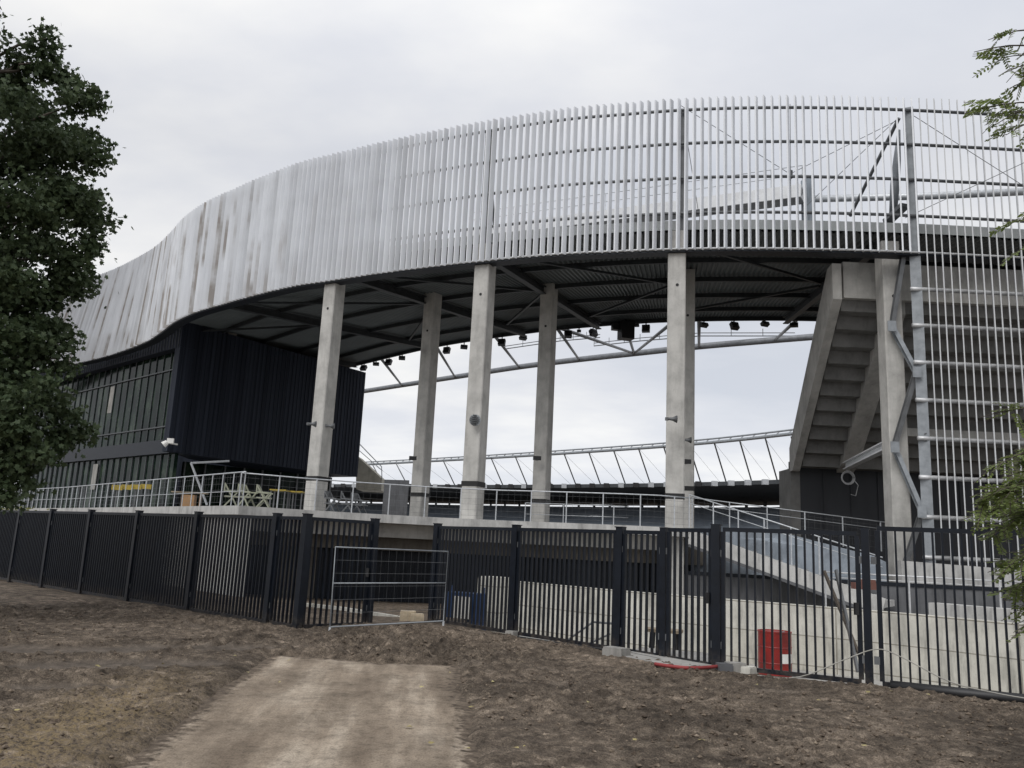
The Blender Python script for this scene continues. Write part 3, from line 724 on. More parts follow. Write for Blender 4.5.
mb = MB()
for a in resample(lift(fe, 0), 4.2):
    q = a + V((0.2, 1, 0)).normalized() * 22.5
    MB().box((q.x, q.y, 12.0), (0.5, 0.5, 3.6)).build('roof_post', 'far_dark', far)
for a in resample(lift(fe, 0), 3.4): MB().box((a.x, a.y - 0.3, 14.35), (1.0, 0.8, 0.9)).build('edge_lamp', 'galv' if R(0, 1) < 0.6 else 'blackbox', far)
fr = thing('far_roof_ring', 'distant pale ring truss with slanting hangers above the far roof', 'ring truss', Pz(600, 452, 20))
fp = catmull([Pz(x, y, 20.0) for x, y in ((250, 470), (365, 464.5), (480, 458.5), (600, 451), (700, 443.5), (790, 434), (900, 420))], 8)
MB().tube(fp, 0.27, 8).tube([p + V((0, 0, 0.6)) for p in fp], 0.15, 6).build('tube', 'steel', fr, True)
for p in resample(fp, 2.4): MB().bar(p, p + V((0.7, 0, 0.65)), 0.14).build('lacing_bar', 'galv', fr)
hx = 372; mbs = []
while hx < 800:
    yb = 464 - (hx - 365) * 0.052 - max(0, hx - 560) * 0.022
    a = Pz(hx, yb, 20.0); b = Pz(hx + 13, 487.5 - max(0, hx - 600) * 0.018, 14.3)
    MB().tube([a, b], 0.13, 5).build('hanger', 'rail', fr, True)
    c_ = Pz(hx + 34, 487 - max(0, hx - 600) * 0.018, 14.3); MB().tube([a, c_], 0.025, 4).build('cable', 'rail', fr)
    hx += 23.5 + (hx - 372) * 0.006

# ------------------------------------------------------------------ terrace deck
ZS = 2.45
def slab_pt(x, y): return Pz(x, y, ZS)
front = [V((-8.25, 25.8, 0)), V((-6.4, 26.55, 0)), V((-4.6, 27.15, 0)), V((-2.3, 27.35, 0)), V((0.0, 27.3, 0)), V((2.6, 27.1, 0)), V((5.2, 27.0, 0)), V((8.0, 27.35, 0))]
front = [Pz(x, y, ZS) for x, y in ((239, 505.5), (300, 509.5), (358, 513), (430, 517), (500, 520.3), (560, 522.6), (620, 525), (660, 526.8), (694, 529))]
k27 = [(-8.25, 25.9), (-6.3, 26.4), (-4.7, 26.9), (-2.45, 27.2), (-0.15, 27.1), (1.75, 26.9), (3.6, 26.75), (4.95, 26.75), (6.2, 26.9)]
front = [V((p.x, p.y, 0)) for p in front]
left = [V((-30.5, 50.8, 0)), V((-22.2, 42.1, 0)), V((-15.1, 33.8, 0)), V((-10.7, 28.6, 0))]
left_z = ZS
deck = thing('terrace_deck', 'raised concrete terrace with pale slab edge above the dark underpass', 'terrace', (0, 30, -0.5))
outline = left + front + [V((front[-1].x + 3.5, 42, 0)), V((16, 62, 0)), V((-14, 78, 0)), V((-45, 78, 0))]
MB().prism([(p.x, p.y, ZS - 0.27) for p in outline], (0, 0, 0.27)).build('slab', 'conc_slab', deck)
din = offset(front, 1.0)
MB().sweep([(p.x, p.y) for p in din], 1.72, ZS - 0.275, 0.4).build('edge_beam', 'conc', deck)
din2 = offset(front, 1.8); din2.append(din2[-1] + V((1.6, 0.3, 0)))
MB().sweep([(p.x, p.y) for p in din2], 1.28, ZS - 0.275, 0.3).build('lintel', 'conc_brown', deck)
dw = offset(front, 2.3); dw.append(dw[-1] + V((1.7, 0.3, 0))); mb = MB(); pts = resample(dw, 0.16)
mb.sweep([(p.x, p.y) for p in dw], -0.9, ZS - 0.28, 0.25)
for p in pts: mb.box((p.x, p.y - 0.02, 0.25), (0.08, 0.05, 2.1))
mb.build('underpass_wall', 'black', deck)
lin = offset(left + [front[0]], 0.18)
mb = MB().sweep([(p.x, p.y) for p in lin], -0.9, ZS - 0.275, 0.3); mb.build('side_wall', 'conc', deck)
mb = MB()
q = PD(290, 560, 29.0); 
mb.box((q.x - 1.0, q.y + 0.6, 0.6), (3.4, 0.3, 3.0), 0.2); mb.build('pier', 'conc_brown', deck)
q = PD(680, 570, 27.6)

def railing(name, label, pts, h, step, mesh=True, base=0.0, mid=None, group=None, mat='galv', pw=0.035):
    c = pts[0]; t = thing('guard_rail', label, 'railing', c, group)
    MB().tube([p + V((0, 0, h)) for p in pts], 0.022, 6).build('handrail', mat, t, True)
    if mid:
        for m_ in mid: MB().tube([p + V((0, 0, m_)) for p in pts], 0.013, 6).build('mid_rail', mat, t, True)
    ps_ = resample(pts, step)
    for p in ps_: MB().bar(p + V((0, 0, base)), p + V((0, 0, h)), pw, pw).build('post', mat, t)
    if mesh:
        mb = MB()
        for k in range(5): mb.tube([p + V((0, 0, 0.12 + k * (h - 0.2) / 4.3)) for p in pts], 0.003, 4, False)
        for p in resample(pts, 0.22): mb.bar(p + V((0, 0, 0.1)), p + V((0, 0, h - 0.06)), 0.003)
        mb.build('wire_mesh', 'rail', t)
    return t
fr_pts = [V((p.x, p.y, ZS)) for p in offset(front, 0.1)]
lf_pts = [V((p.x, p.y, ZS)) for p in offset(left + [front[0]], 0.1)]
lf_pts = resample(lf_pts[::-1], 0.4)
railing('guard_rail', 'galvanised mesh railing along the long terrace front, across the columns', fr_pts, 1.0, 1.2)
railing('guard_rail', 'galvanised railing along the terrace side below the glazing', lf_pts, 1.04, 0.85, True, mid=[0.45], pw=0.026)
il = [V((p.x, p.y, ZS)) for p in offset(front, 6.5)][4:]
railing('guard_rail', 'lower second railing farther back on the terrace, behind the columns', il, 0.95, 1.6, False, mid=[0.5])

# ------------------------------------------------------------------ black clad building and its glazing
L = PD(176, 400, 48.5); Rr = PD(362, 420, 57.7); L.z = 0; Rr.z = 0
d = (Rr - L); dn = d.normalized(); nb = V((-dn.y, dn.x, 0))     # nb points away behind
zb_, zt_ = 5.78, 13.05
bld = thing('clad_building', 'black ribbed metal building with a large glazed side', 'building', (L.x, L.y, ZS))
mb = MB(); GL = PD(80, 375, 62.5); GL.z = 0; gd = (GL - L).normalized()
gn = V((-gd.y, gd.x, 0)); gn = gn if gn.dot(V((0, -1, 0))) > 0 else -gn
poly = [L, Rr, Rr + nb * 8, L + nb * 3 + gd * 2]
mb.prism([(p.x, p.y, zb_) for p in (L, Rr, Rr + nb * 6, L + gd * 3 - gn * 2.5)], (0, 0, zt_ - zb_))
for p in resample([L + dn * 0.1, Rr], 0.3): mb.box((p.x - nb.x * 0.0, p.y - nb.y * 0.0, (zb_ + zt_) / 2), (0.07, 0.06, zt_ - zb_ - 0.04), math.atan2(dn.y, dn.x))
mb.build('ribbed_wall', 'clad', bld)
gn = V((-gd.y, gd.x, 0)); gn = gn if gn.dot(V((0, -1, 0))) > 0 else -gn             # outward
GE = L + gd * 26
GLb = L + gd * 0.6
def slab_wall(a, b, z0, z1, th, out):                    # wall panel from a to b, outside face at a+out
    m_ = MB(); a = V((a.x, a.y, 0)) + gn * out; b = V((b.x, b.y, 0)) + gn * out
    return m_.frame_box(((a.x + b.x) / 2 - gn.x * th / 2, (a.y + b.y) / 2 - gn.y * th / 2, (z0 + z1) / 2), (b - a) / 2, gn * th / 2, V((0, 0, (z1 - z0) / 2)))
slab_wall(L - gd * 0.0, GE, 11.6, 13.05, 0.9, 0.15).build('top_band', 'clad', bld)
mb = MB()
for i in range(70):
    p = L + gd * (0.2 + i * 0.36) + gn * 0.16
    mb.box((p.x, p.y, 12.33), (0.05, 0.05, 1.4), math.atan2(gd.y, gd.x))
mb.build('band_ribs', 'dark_steel', bld)
slab_wall(L, L + gd * 0.6, 5.8, 11.59, 0.8, 0.14).build('corner_fin', 'clad', bld)
slab_wall(GLb, GE, 6.55, 11.59, 0.2, -0.35).build('glazing', 'glass', bld)
slab_wall(GLb, GE, 5.78, 6.55, 0.3, -0.25).build('spandrel', 'black', bld)
slab_wall(L + gd * 0.4, GE, ZS, 5.78, 0.2, -0.5).build('glazing', 'glass', bld)
s_ = 1.0; k = 0
mb = MB(); mb2 = MB()
while s_ < 25:
    p = L + gd * s_ - gn * 0.32
    mb.box((p.x, p.y, 9.07), (0.04, 0.05, 5.04), math.atan2(gd.y, gd.x)); 
    p = L + gd * s_ - gn * 0.47; mb2.box((p.x, p.y, 4.1), (0.06, 0.1, 3.3), math.atan2(gd.y, gd.x))
    s_ += 0.95
for z in (7.3, 10.55):
    a = L + gd * 0.9 - gn * 0.3; b = GE - gn * 0.3; mb.bar((a.x, a.y, z), (b.x, b.y, z), 0.09, 0.07)
mb.build('mullions', 'mull', bld); mb2.build('mullions', 'mull', bld)
for sx_, z0, z1 in ((9.6, 8.7, 10.4), (10.6, 3.9, 5.5), (13.4, 7.2, 7.6)):
    a = L + gd * sx_; slab_wall(a, a + gd * 0.7, z0, z1, 0.02, -0.335).build('window_blind', 'block', bld)
# storey below the overhang
ub = L + gd * 5.0 - gn * 3.2; ue = Rr + nb * 2.5
mb = MB().frame_box(((ub.x + ue.x) / 2, (ub.y + ue.y) / 2, 4.1), (ue - ub) / 2, nb * 0.1, V((0, 0, 1.65))); mb.build('glazing', 'glass', bld)
mb = MB()
for p in resample([ub - nb * 0.16, ue - nb * 0.16], 1.3): mb.box((p.x, p.y, 4.1), (0.1, 0.1, 3.3), math.atan2(dn.y, dn.x))
mb.build('mullions', 'rail', bld)
p = PD(168, 443, 47.9); t = thing('security_camera', 'white security camera on the corner of the black building', 'camera', p)
MB().box(p + V((0.12, 0, 0.12)), (0.34, 0.2, 0.26), 0.2).build('box', 'white', t); MB().tube([p + V((-0.2, -0.1, -0.12)), p + V((-0.02, -0.05, 0.05))], [0.18, 0.12], 10).build('lens_hood', 'white', t); MB().bar(p + V((0.1, 0, 0)), p + V((0.3, 0.5, 0)), 0.08).build('bracket', 'white', t)
w0_, w1_ = L + gd * 25 - gn * 8, Rr + nb * 5.5
MB().frame_box(((w0_.x + w1_.x) / 2, (w0_.y + w1_.y) / 2, 5.6), (w1_ - w0_) / 2, V((0.05, 0.1, 0)), V((0, 0, 3.1))).build('inner_wall', 'clad', bld)
# prop bars
q0, q1, q2 = PD(191, 463, 45), PD(229, 461, 46), PD(207, 505, 45)
t = thing('scaffold_prop', 'grey propped scaffold bars standing under the black building corner', 'scaffold', q2)
MB().tube([q0, q1], 0.06, 6).build('bar', 'galv', t); MB().tube([q0, q2], 0.06, 6).build('bar', 'galv', t)
# stand end behind the box
a, b, c_ = PD(356, 455, 62), PD(382, 479, 62), PD(356, 489, 62)
t = thing('stand_end_wall', 'beige sloping stand end wall beside the black building', 'wall', c_)
MB().prism([a, b, (b.x, b.y, c_.z), c_], (0, 3, 0)).build('wall', 'beige', t)
MB().tube([a + V((0, 0, 1)), b + V((-0.1, 0, 0.9)), b], 0.04, 6).tube([a + V((0, 0, .5)), b + V((0, 0, .6))], 0.03, 6).build('handrail', 'galv', t)
# dark screen panel on the terrace
q = PD(396, 492, 37); t = MB().box((q.x, q.y, ZS + 0.9), (1.15, 0.06, 1.8), -0.25); tag(t.build('terrace_screen', 'conc_mid'), 'dark grey panel standing on the terrace beside the rear column', 'screen')

# furniture on the terrace
def chair_at(px_, D, rz, label, mat):
    q = PD(px_, 500, D); q.z = ZS; t = thing('terrace_chair', label, 'chair', q, 'chairs on the terrace')
    x_ = V((math.cos(rz), math.sin(rz), 0)); y_ = V((-x_.y, x_.x, 0)); z_ = V((0, 0, 1)); S = 1.05
    MB().frame_box(q + z_ * 0.45 * S, x_ * 0.23 * S, y_ * 0.23 * S, z_ * 0.02).build('seat', mat, t)
    MB().frame_box(q + z_ * 0.76 * S + y_ * 0.25 * S, x_ * 0.23 * S, y_ * 0.02, z_ * 0.14 * S).build('backrest', mat, t)
    for sx_ in (-1, 1):
        MB().bar(q + x_ * 0.21 * S * sx_ + y_ * 0.3 * S, q + x_ * 0.21 * S * sx_ - y_ * 0.2 * S + z_ * 0.62 * S, 0.045).build('leg', mat, t)
        MB().bar(q + x_ * 0.21 * S * sx_ - y_ * 0.28 * S, q + x_ * 0.21 * S * sx_ + y_ * 0.25 * S + z_ * 0.88 * S, 0.045).build('leg', mat, t)
        MB().bar(q + x_ * 0.23 * S * sx_ - y_ * 0.25 * S + z_ * 0.62 * S, q + x_ * 0.23 * S * sx_ + y_ * 0.25 * S + z_ * 0.64 * S, 0.05).build('armrest', mat, t)
chair_at(231, 32.2, 1.9, 'pale green terrace chair behind the railing corner', 'chair')
chair_at(247, 32.0, 1.3, 'pale green terrace chair just right of the railing corner', 'chair')
chair_at(264, 31.8, 1.7, 'pale green terrace chair farthest from the railing corner', 'chair')
chair_at(333, 33.2, 1.3, 'grey terrace chair right beside the front column', 'chair_dark')
chair_at(348, 33.0, 1.7, 'grey terrace chair between front column and dark panel', 'chair_dark')
chair_at(360, 33.4, 1.2, 'grey terrace chair nearest the dark panel', 'chair_dark')
def table_at(px_, D, label, mat, w_=0.9, h=0.75):
    q = PD(px_, 500, D); q.z = ZS; t = thing('terrace_table', label, 'table', q, 'tables on the terrace')
    MB().box(q + V((0, 0, h)), (w_, 0.7, 0.05)).build('table_top', mat, t)
    for sx_ in (-1, 1):
        for sy in (-1, 1): MB().bar(q + V((sx_ * w_ * 0.42, sy * 0.28, 0)), q + V((sx_ * w_ * 0.42, sy * 0.28, h - 0.025)), 0.05).build('leg', 'chair_dark', t)
table_at(279, 37, 'yellow-topped terrace table left of the front column', 'yellow', 0.7, 1.05); table_at(297, 37.5, 'yellow-topped terrace table close behind the front column', 'yellow', 0.6, 1.05)
q = PD(189, 500, 40); q.z = ZS; t = thing('wooden_stand', 'small orange wooden stand behind the terrace side railing', 'stand', q)
MB().box(q + V((0, 0, 0.85)), (1.5, 0.5, 0.05), 0.1).build('top', 'wood', t); MB().box(q + V((0, 0, 0.40)), (0.55, 0.4, 0.7), 0.1).build('body', 'orange', t); MB().bar(q + V((0.5, 0, 0)), q + V((0.5, 0, 0.82)), 0.07).build('leg', 'orange', t)
for k, (px_, w_) in enumerate(((117, 1.9), (127, 1.2), (136, 1.2), (146, 1.5))):
    q = PD(px_, 487.5 - k * 0.3, 46); t = thing('barrier_board', ['leftmost', 'second', 'third', 'rightmost'][k] + ' of four yellow barrier boards behind the side railing', 'barrier', (q.x, q.y, ZS), 'yellow barrier boards on the terrace')
    MB().box(q, (0.5, 0.06, 0.24), 0.3).build('board', 'yellow', t); MB().bar((q.x, q.y + 0.06, ZS), (q.x, q.y + 0.06, q.z + 0.3), 0.06).build('stake', 'rail', t)

# ------------------------------------------------------------------ stand, truss post, stair on the right
st = thing('grandstand', 'concrete grandstand seen from behind, stepped underside facing the yard', 'grandstand', (12, 30, -0.8))
yt, yb2 = 29.0, 36.2
zt2, zb2 = 11.05, 5.55
X0, X1 = 11.5, 40
SHX = 0.125
def prof(k, n=11):                                        # stepped underside
    pts = []
    for i in range(n):
        y0 = yt + (yb2 - yt) * i / n; y1 = yt + (yb2 - yt) * (i + 1) / n; z0 = zt2 - (zt2 - zb2) * i / n; z1 = zt2 - (zt2 - zb2) * (i + 1) / n
        pts += [(y0, z0), (y0 + 0.12, z1 + 0.06), (y1, z1 + 0.06)]
    return pts
pr = prof(0); poly = [(y, z) for y, z in pr] + [(yb2 + 0.1, zb2 + 0.05), (yb2 + 0.1, zb2 + 0.75)]
top = [(y, z + 0.85) for y, z in pr[::-1]]
mb = MB()
mb.prism([(X0 + 0.35 + SHX * (y - yt), y, z) for y, z in poly + top], (X1 - X0, 0, 0)); mb.build('stepped_seating', 'conc_dark', st)
mb = MB()
def raker(x, w_, drop, mat='conc'):
    y0, y1 = yt - 0.35, yb2 + 0.25
    m_ = MB(); m_.prism([(x, y0, zt2 - 0.15 - (0.35 if drop > 0.6 else 0)), (x, y0, zt2 + 1.2), (x, y0 + 0.7, zt2 + 1.2), (x, y1, zb2 + 0.9), (x, y1, zb2 - drop * 0.4), (x, yb2 - 0.3, zb2 - drop * 0.45)], (w_, 0, 0)); m_.v = [(a_[0] + SHX * (a_[1] - yt), a_[1], a_[2]) for a_ in m_.v]; return m_
o = raker(X0 - 0.05, 0.33, 0.3).build('raker_beam', 'conc', st)
for x in (13.45, 20.5, 27.5):
    m_ = MB(); m_.prism([(x, yt, zt2 - 0.5), (x, yt, zt2 + 0.2), (x, yb2, zb2 + 0.3), (x, yb2, zb2 - 0.1), (x, yb2 - 0.9, zb2 + 0.2)], (0.72, 0, 0)); m_.v = [(a_[0] + SHX * (a_[1] - yt), a_[1], a_[2]) for a_ in m_.v]; m_.build('raker_beam', 'conc', st)
MB().frame_box((X1 / 2 + X0 / 2 + 0.35, yt - 0.12, zt2 + 0.64), V(((X1 - X0) / 2, 0, 0)), V((0, 0.12, 0)), V((0, 0, 0.68))).build('parapet', 'conc', st)
mb = MB().frame_box(((X0 + X1) / 2 + 1.0, yb2 + 0.55, 2.75), V(((X1 - X0) / 2, 0, 0)), V((0, 0.2, 0)), V((0, 0, 3.15)))
for i in range(22): mb.box((X0 + 1.2 + i * 1.2, yb2 + 0.33, 2.7), (0.06, 0.05, 6.0))
mb.build('base_wall', 'charcoal', st)
MB().frame_box((X0 + 1.15, yb2 + 1.1, 2.6), V((0.2, 0, 0)), V((0, 0.8, 0)), V((0, 0, 2.98))).build('base_side', 'conc_dark', st)
MB().frame_box(((X0 + X1) / 2 + 4, 33.2, 6.9), V(((X1 - X0) / 2, 0, 0)), V((0, 0.09, 0)), V((0, 0, 0.16))).build('tie_beam', 'conc', st)
for k, (px_, py_, qx, qy) in enumerate(((846, 466, 886, 446),)):
    a, b = PD(px_, py_, 36.5), PD(qx, qy, 31.2); MB().ibeam(a, b, 0.26, 0.3, 0.04).build('brace', 'white_steel', st)
p = PD(847, 478, 38.3); t = thing('cable_coil', 'coil of pale cable hanging on the black stand base wall', 'cable coil', p)
mb = MB()
for k in range(3):
    mb.tube([p + V((math.cos(a) * (0.23 + 0.03 * k), -0.06 - 0.03 * k, math.sin(a) * (0.23 + 0.03 * k))) for a in [2 * PI * i / 16 for i in range(17)]], 0.018, 6)
mb.tube([p + V((0.2, -0.1, 0)), p + V((0.42, -0.12, -0.3)), p + V((0.3, -0.12, -0.75)), p + V((0.1, -0.1, -0.7))], 0.016, 6).tube([p + V((0, 0, 0.25)), p + V((0, 0.05, 0.7))], 0.02, 6)
mb.build('loops', 'pale_rail', t, True)

tr = thing('truss_post', 'grey steel lattice post with diagonal braces between column and bar screen', 'steel post', (13.1, 27.2, -0.5))
pt, pb = PD(905, 112, 30.2), PD(933, 560, 30.2)
pp = [(p_.x, p_.y) for p_ in (pt, pb)]; ax, ay = (pt.x + pb.x) / 2, (pt.y + pb.y) / 2
MB().ibeam((ax, ay, -0.7), (ax, ay, 17.5), 0.34, 0.38, 0.05, V((0.5, 1, 0)).normalized()).build('post', 'steel', tr)
for (x0, y0, x1, y1), mt_ in (((904, 250, 892, 325), 'rail'), ((891, 325, 916, 372), 'steel'), ((916, 372, 894, 447), 'rail'), ((894, 447, 922, 512), 'steel'), ((922, 512, 900, 580), 'rail')):
    MB().ibeam(PD(x0, y0, 30.1), PD(x1, y1, 30.1), 0.14, 0.19, 0.03, V((0, 1, 0))).build('diagonal_brace', mt_, tr)
for x0, y0 in ((892, 326), (917, 372), (895, 447), (922, 512)):
    p = PD(x0, y0, 29.85); MB().box(p, (0.28, 0.04, 0.36)).build('gusset_plate', 'steel', tr)
MB().tube([PD(899, 130, 30.4), PD(897, 160, 30.5), PD(895, 185, 30.6), PD(893, 214, 30.8)], [0.05, 0.13, 0.16, 0.13], 10).build('wrapped_strut', 'steel', tr, True)
MB().tube([PD(899, 118, 30.4), PD(850, 216, 33)], 0.065, 8).build('strut', 'rail', tr)
MB().bar(PD(887, 222, 31), PD(905, 205, 30.3), 0.35, 0.15).build('bracket', 'rail', tr)
fc = bpy.data.curves.new('painted_number', 'FONT'); fc.body = '2'; fc.size = 0.42; fc.extrude = 0.002; fc.align_x = 'CENTER'
tmp_ = bpy.data.objects.new('tmp', fc); COL.objects.link(tmp_)
fm_ = bpy.data.meshes.new_from_object(tmp_.evaluated_get(bpy.context.evaluated_depsgraph_get())); bpy.data.objects.remove(tmp_); bpy.data.curves.remove(fc)
fm_.materials.clear(); fm_.materials.append(M['rail']); fo_ = bpy.data.objects.new('painted_number', fm_); COL.objects.link(fo_); fo_.parent = tr
q = PD(922.5, 440, 29.6); fo_.location = V((ax, ay, 0)) - V((13.1, 27.2, -0.5)) + V((0.0, -0.21, q.z)) ; fo_.rotation_euler = (PI / 2, 0, 0.0)
# cables behind the fins
cb = thing('bracing_cables', 'thin bracing cables crossing behind the fins', 'cables', PD(790, 172, 29.4))
for (x0, y0, x1, y1) in ((680, 105, 790, 174), (790, 174, 898, 120), (800, 212, 898, 118), (790, 104, 791, 214), (684, 120, 700, 222), (914, 116, 1030, 190), (905, 218, 1030, 160)):
    MB().tube([PD(x0, y0, 28.6 + (x0 - 680) * 0.007), PD(x1, y1, 28.6 + (x1 - 680) * 0.007)], 0.012, 5).build('cable', 'rail', cb)
MB().tube([PD(790, 171, 29.2), PD(790, 178, 29.2)], 0.1, 8).build('node', 'rail', cb)
gw = thing('roof_gangway', 'sloping pale steel gangway on the roof behind the fins', 'gangway', PD(740, 205, 36))
a0, a1 = PD(470, 236, 45), PD(803, 194, 37.5)
mb = MB().bar(a0, a1, 0.9, 0.6); mb.build('box_girder', 'white_steel', gw)
mb = MB()
for k in (0.55, 1.0):
    mb.tube([a0 + V((0, 0, 0.4 + k)), a1 + V((0, 0, 0.4 + k))], 0.025, 5)
for i in range(14): q = a0.lerp(a1, i / 13); mb.bar(q, q + V((0, 0, 1.4)), 0.05)
mb.build('handrail', 'galv', gw)
q = PD(808, 196, 38); MB().box((q.x, q.y, q.z - 1.4), (0.5, 0.4, 4.4)).build('pylon', 'conc_blue', gw)
MB().tube([PD(812, 199, 40), PD(930, 196, 41), PD(1060, 190, 42)], 0.18, 8).build('pipe', 'galv', gw, True)
mb = MB()
for k in range(3):
    q = a1.lerp(a0, 0.03 + 0.035 * k); mb.tube([q + V((0.35 * math.cos(a_), -0.5, 0.35 * math.sin(a_))) for a_ in [-1 + i * 0.4 for i in range(6)]], 0.05, 5)
mb.build('hose_loops', 'rail', gw)

# stair with stringer and parapet
s0, s1 = V((7.75, 27.3, 2.3)), V((10.75, 24.3, 0.1))
s0 = PD(690, 537, 28.0); s1 = PD(884, 607, 26.4)
stair = thing('concrete_stair', 'concrete stair flight descending from the terrace to the yard', 'stair', (9, 26, -0.8))
sv = (s1 - s0); sh = V((sv.x, sv.y, 0)).normalized(); sn = V((-sh.y, sh.x, 0)); sn = sn if sn.y > 0 else -sn
MB().bar(s0, s1, 0.16, 0.46).build('stringer', 'conc_slab', stair)
MB().bar(s0 - V((0, 0, 0.27)) - sn * 0.012, s1 - V((0, 0, 0.27)) - sn * 0.012, 0.2, 0.09).build('drip_edge', 'conc_mid', stair)
mb = MB()
for i in range(14):
    q = s0.lerp(s1, (i + 0.5) / 14); hlf = sv.length / 28; mb.frame_box(q + sn * 0.9, sh * 0.2, sn * 0.8, V((0, 0, 0.09)))
mb.build('treads', 'conc_slab', stair)
A, B, C_, D_ = PD(692, 531, 30.2), PD(780, 532, 30), PD(874, 556, 29.2), PD(886, 562, 29.1)
mb = MB().prism([(A.x, A.y, -0.8), tuple(A), tuple(B), tuple(C_), tuple(D_), (D_.x, D_.y, -0.8)], (0.05, 0.25, 0)); mb.build('parapet', 'conc_blue', stair)
a, b = PD(682, 575, 28.6), PD(900, 586, 28.3)
rw = thing('yard_wall', 'dark grey wall with black coping below the stair', 'wall', (a.x, a.y, -0.8))
b2 = V((16, 22.2, 0))
wl = [(a.x - 0.1, a.y), (b.x, b.y), (19, 25.5)]
MB().sweep(wl, -0.8, 0.98, 0.2).build('wall', 'conc_mid', rw); MB().sweep([(x - 0.01, y - 0.03) for x, y in wl], 0.985, 1.09, 0.26).build('coping', 'black', rw)
mb = MB().sweep([(b.x + 0.3, b.y + 0.5), (19, 26.2)], 0.9, [1.75, 1.55], 0.3); tag(mb.build('kerb_wall', 'conc_slab'), 'low grey concrete kerb under the long fins', 'wall')
for k, (z0, off) in enumerate(((3.72, 0), )):
    a_, b_ = PD(692, 527, 31), PD(886, 552, 33)
    railing('guard_rail', 'galvanised railing along the ramp in front of the black stand base', [a_, a_.lerp(b_, 0.5), b_], 1.05, 1.35, True, 0, [0.8])
hs = [s0 + sn * 0.05 + V((0, 0, 0.25)), s1 + sn * 0.05 + V((0, 0, 0.25))]
railing('guard_rail', 'galvanised double handrail sloping down beside the stair flight', [hs[0] + V((-0.05, 0, 0)), hs[0].lerp(hs[1], 0.5), hs[1]], 1.12, 0.85, False, 0, [0.85])
gy = [PD(825, 572, 24), PD(900, 573, 24), PD(1040, 577, 24)]
railing('guard_rail', 'low grey rail in the yard behind the fence, under the long fins', [V((p.x, p.y, 0.2)) for p in gy], gy[0].z - 0.2, 2.0, False, 0, [gy[0].z - 0.33], mat='pale_rail')

# retaining wall
RW = [(-0.75, 25.8), (-0.2, 25.0), (2.7, 21.95), (4.7, 20.3), (6.3, 19.1), (8.2, 17.6), (9.6, 15.9), (12, 12.8), (15, 9.5)]
mb = MB().sweep([(p.x, p.y) for p in catmull([(x, y, 0) for x, y in RW], 6)], -0.8, 0.64, 0.28); tag(mb.build('retaining_wall', 'conc_wall'), 'pale concrete retaining wall behind the fence and the red drum', 'wall')
p0_ = [(9.0, 18.0), (10.6, 15.9), (13, 13.0)]
tag(MB().sweep(p0_, -0.8, 0.86, 0.4).build('wall_upstand', 'conc_slab'), 'low grey concrete upstand behind the right end of the retaining wall', 'wall')

# ------------------------------------------------------------------ fence
def fpost(x, y, label, h=1.98, w_=0.11, z0=-0.3, rz=-0.8):
    t = thing('fence_post', label, 'fence post', (x, y, 0), 'black fence posts')
    lx, ly = R(-0.012, 0.012), R(-0.012, 0.012)
    MB().bar((x - lx, y - ly, z0), (x + lx, y + ly, h), w_, w_, V((math.sin(rz), -math.cos(rz), 0))).build('shaft', 'fence', t); MB().box((x, y, h + 0.008), (w_ + 0.02, w_ + 0.02, 0.016), rz).build('cap', 'fence', t)
def fpanel(a, b, label, h=1.93, z0=0.06, gate=False, wire=False):
    a = V((a[0], a[1], 0)); b = V((b[0], b[1], 0)); d = (b - a).normalized(); n = V((-d.y, d.x, 0)); a = a + d * 0.1; b = b - d * 0.1
    t = thing('fence_gate' if gate else 'bar_fence', label, 'gate' if gate else 'fence panel', (a + b) / 2, 'black bar fence panels')
    mb = MB(); z = V((0, 0, 1))
    mb.bar(a + z * h, b + z * h, 0.05, 0.06); mb.bar(a + z * z0, b + z * z0, 0.05, 0.06)
    mb.bar(a + z * (z0 + .031), a + z * (h - .031), 0.06, 0.05, n); mb.bar(b + z * (z0 + .031), b + z * (h - .031), 0.06, 0.05, n); mb.build('frame', 'fence', t)
    mb = MB(); L_ = (b - a).length; k = int(L_ / 0.112)
    for i in range(1, k):
        p = a + d * (L_ * i / k); mb.frame_box((p.x, p.y, (h + z0) / 2), d * 0.0125, n * 0.023, z * (h - z0 - 0.06) / 2)
    mb.build('bars', 'fence', t)
    for e_, sg_ in ((a, 1), (b, -1)):
        hb = MB()
        for zz in (0.35, 1.65): hb.frame_box((e_.x - d.x * 0.055 * sg_, e_.y - d.y * 0.055 * sg_, zz), d * 0.035, n * 0.03, z * 0.05)
        hb.build('hinge_brackets', 'rail', t)
    if gate: MB().box(b - d * 0.03 + z * 1.0 - n * 0.05, (0.05, 0.06, 0.16)).build('lock', 'blackbox', t)
Fp = {'a': (-13.6, 23.7), 'b': (-11.85, 22.1), 'c': (-10.1, 20.6), 'd': (-8.3, 19.1), 'e': (-6.35, 17.45), 'f': (-4.25, 15.7), 'g': (-3.55, 15.1), 'h': (-2.5, 16.2), 'i': (-1.42, 17.75), 'j': (0.22, 15.85), 'k': (1.92, 14.0), 'l': (2.52, 13.3), 'm': (3.14, 12.5), 'n': (4.92, 11.5), 'n2': (4.97, 11.48), 'o': (8.6, 10.0)}
Fp['z'] = (-16.5, 26.2)
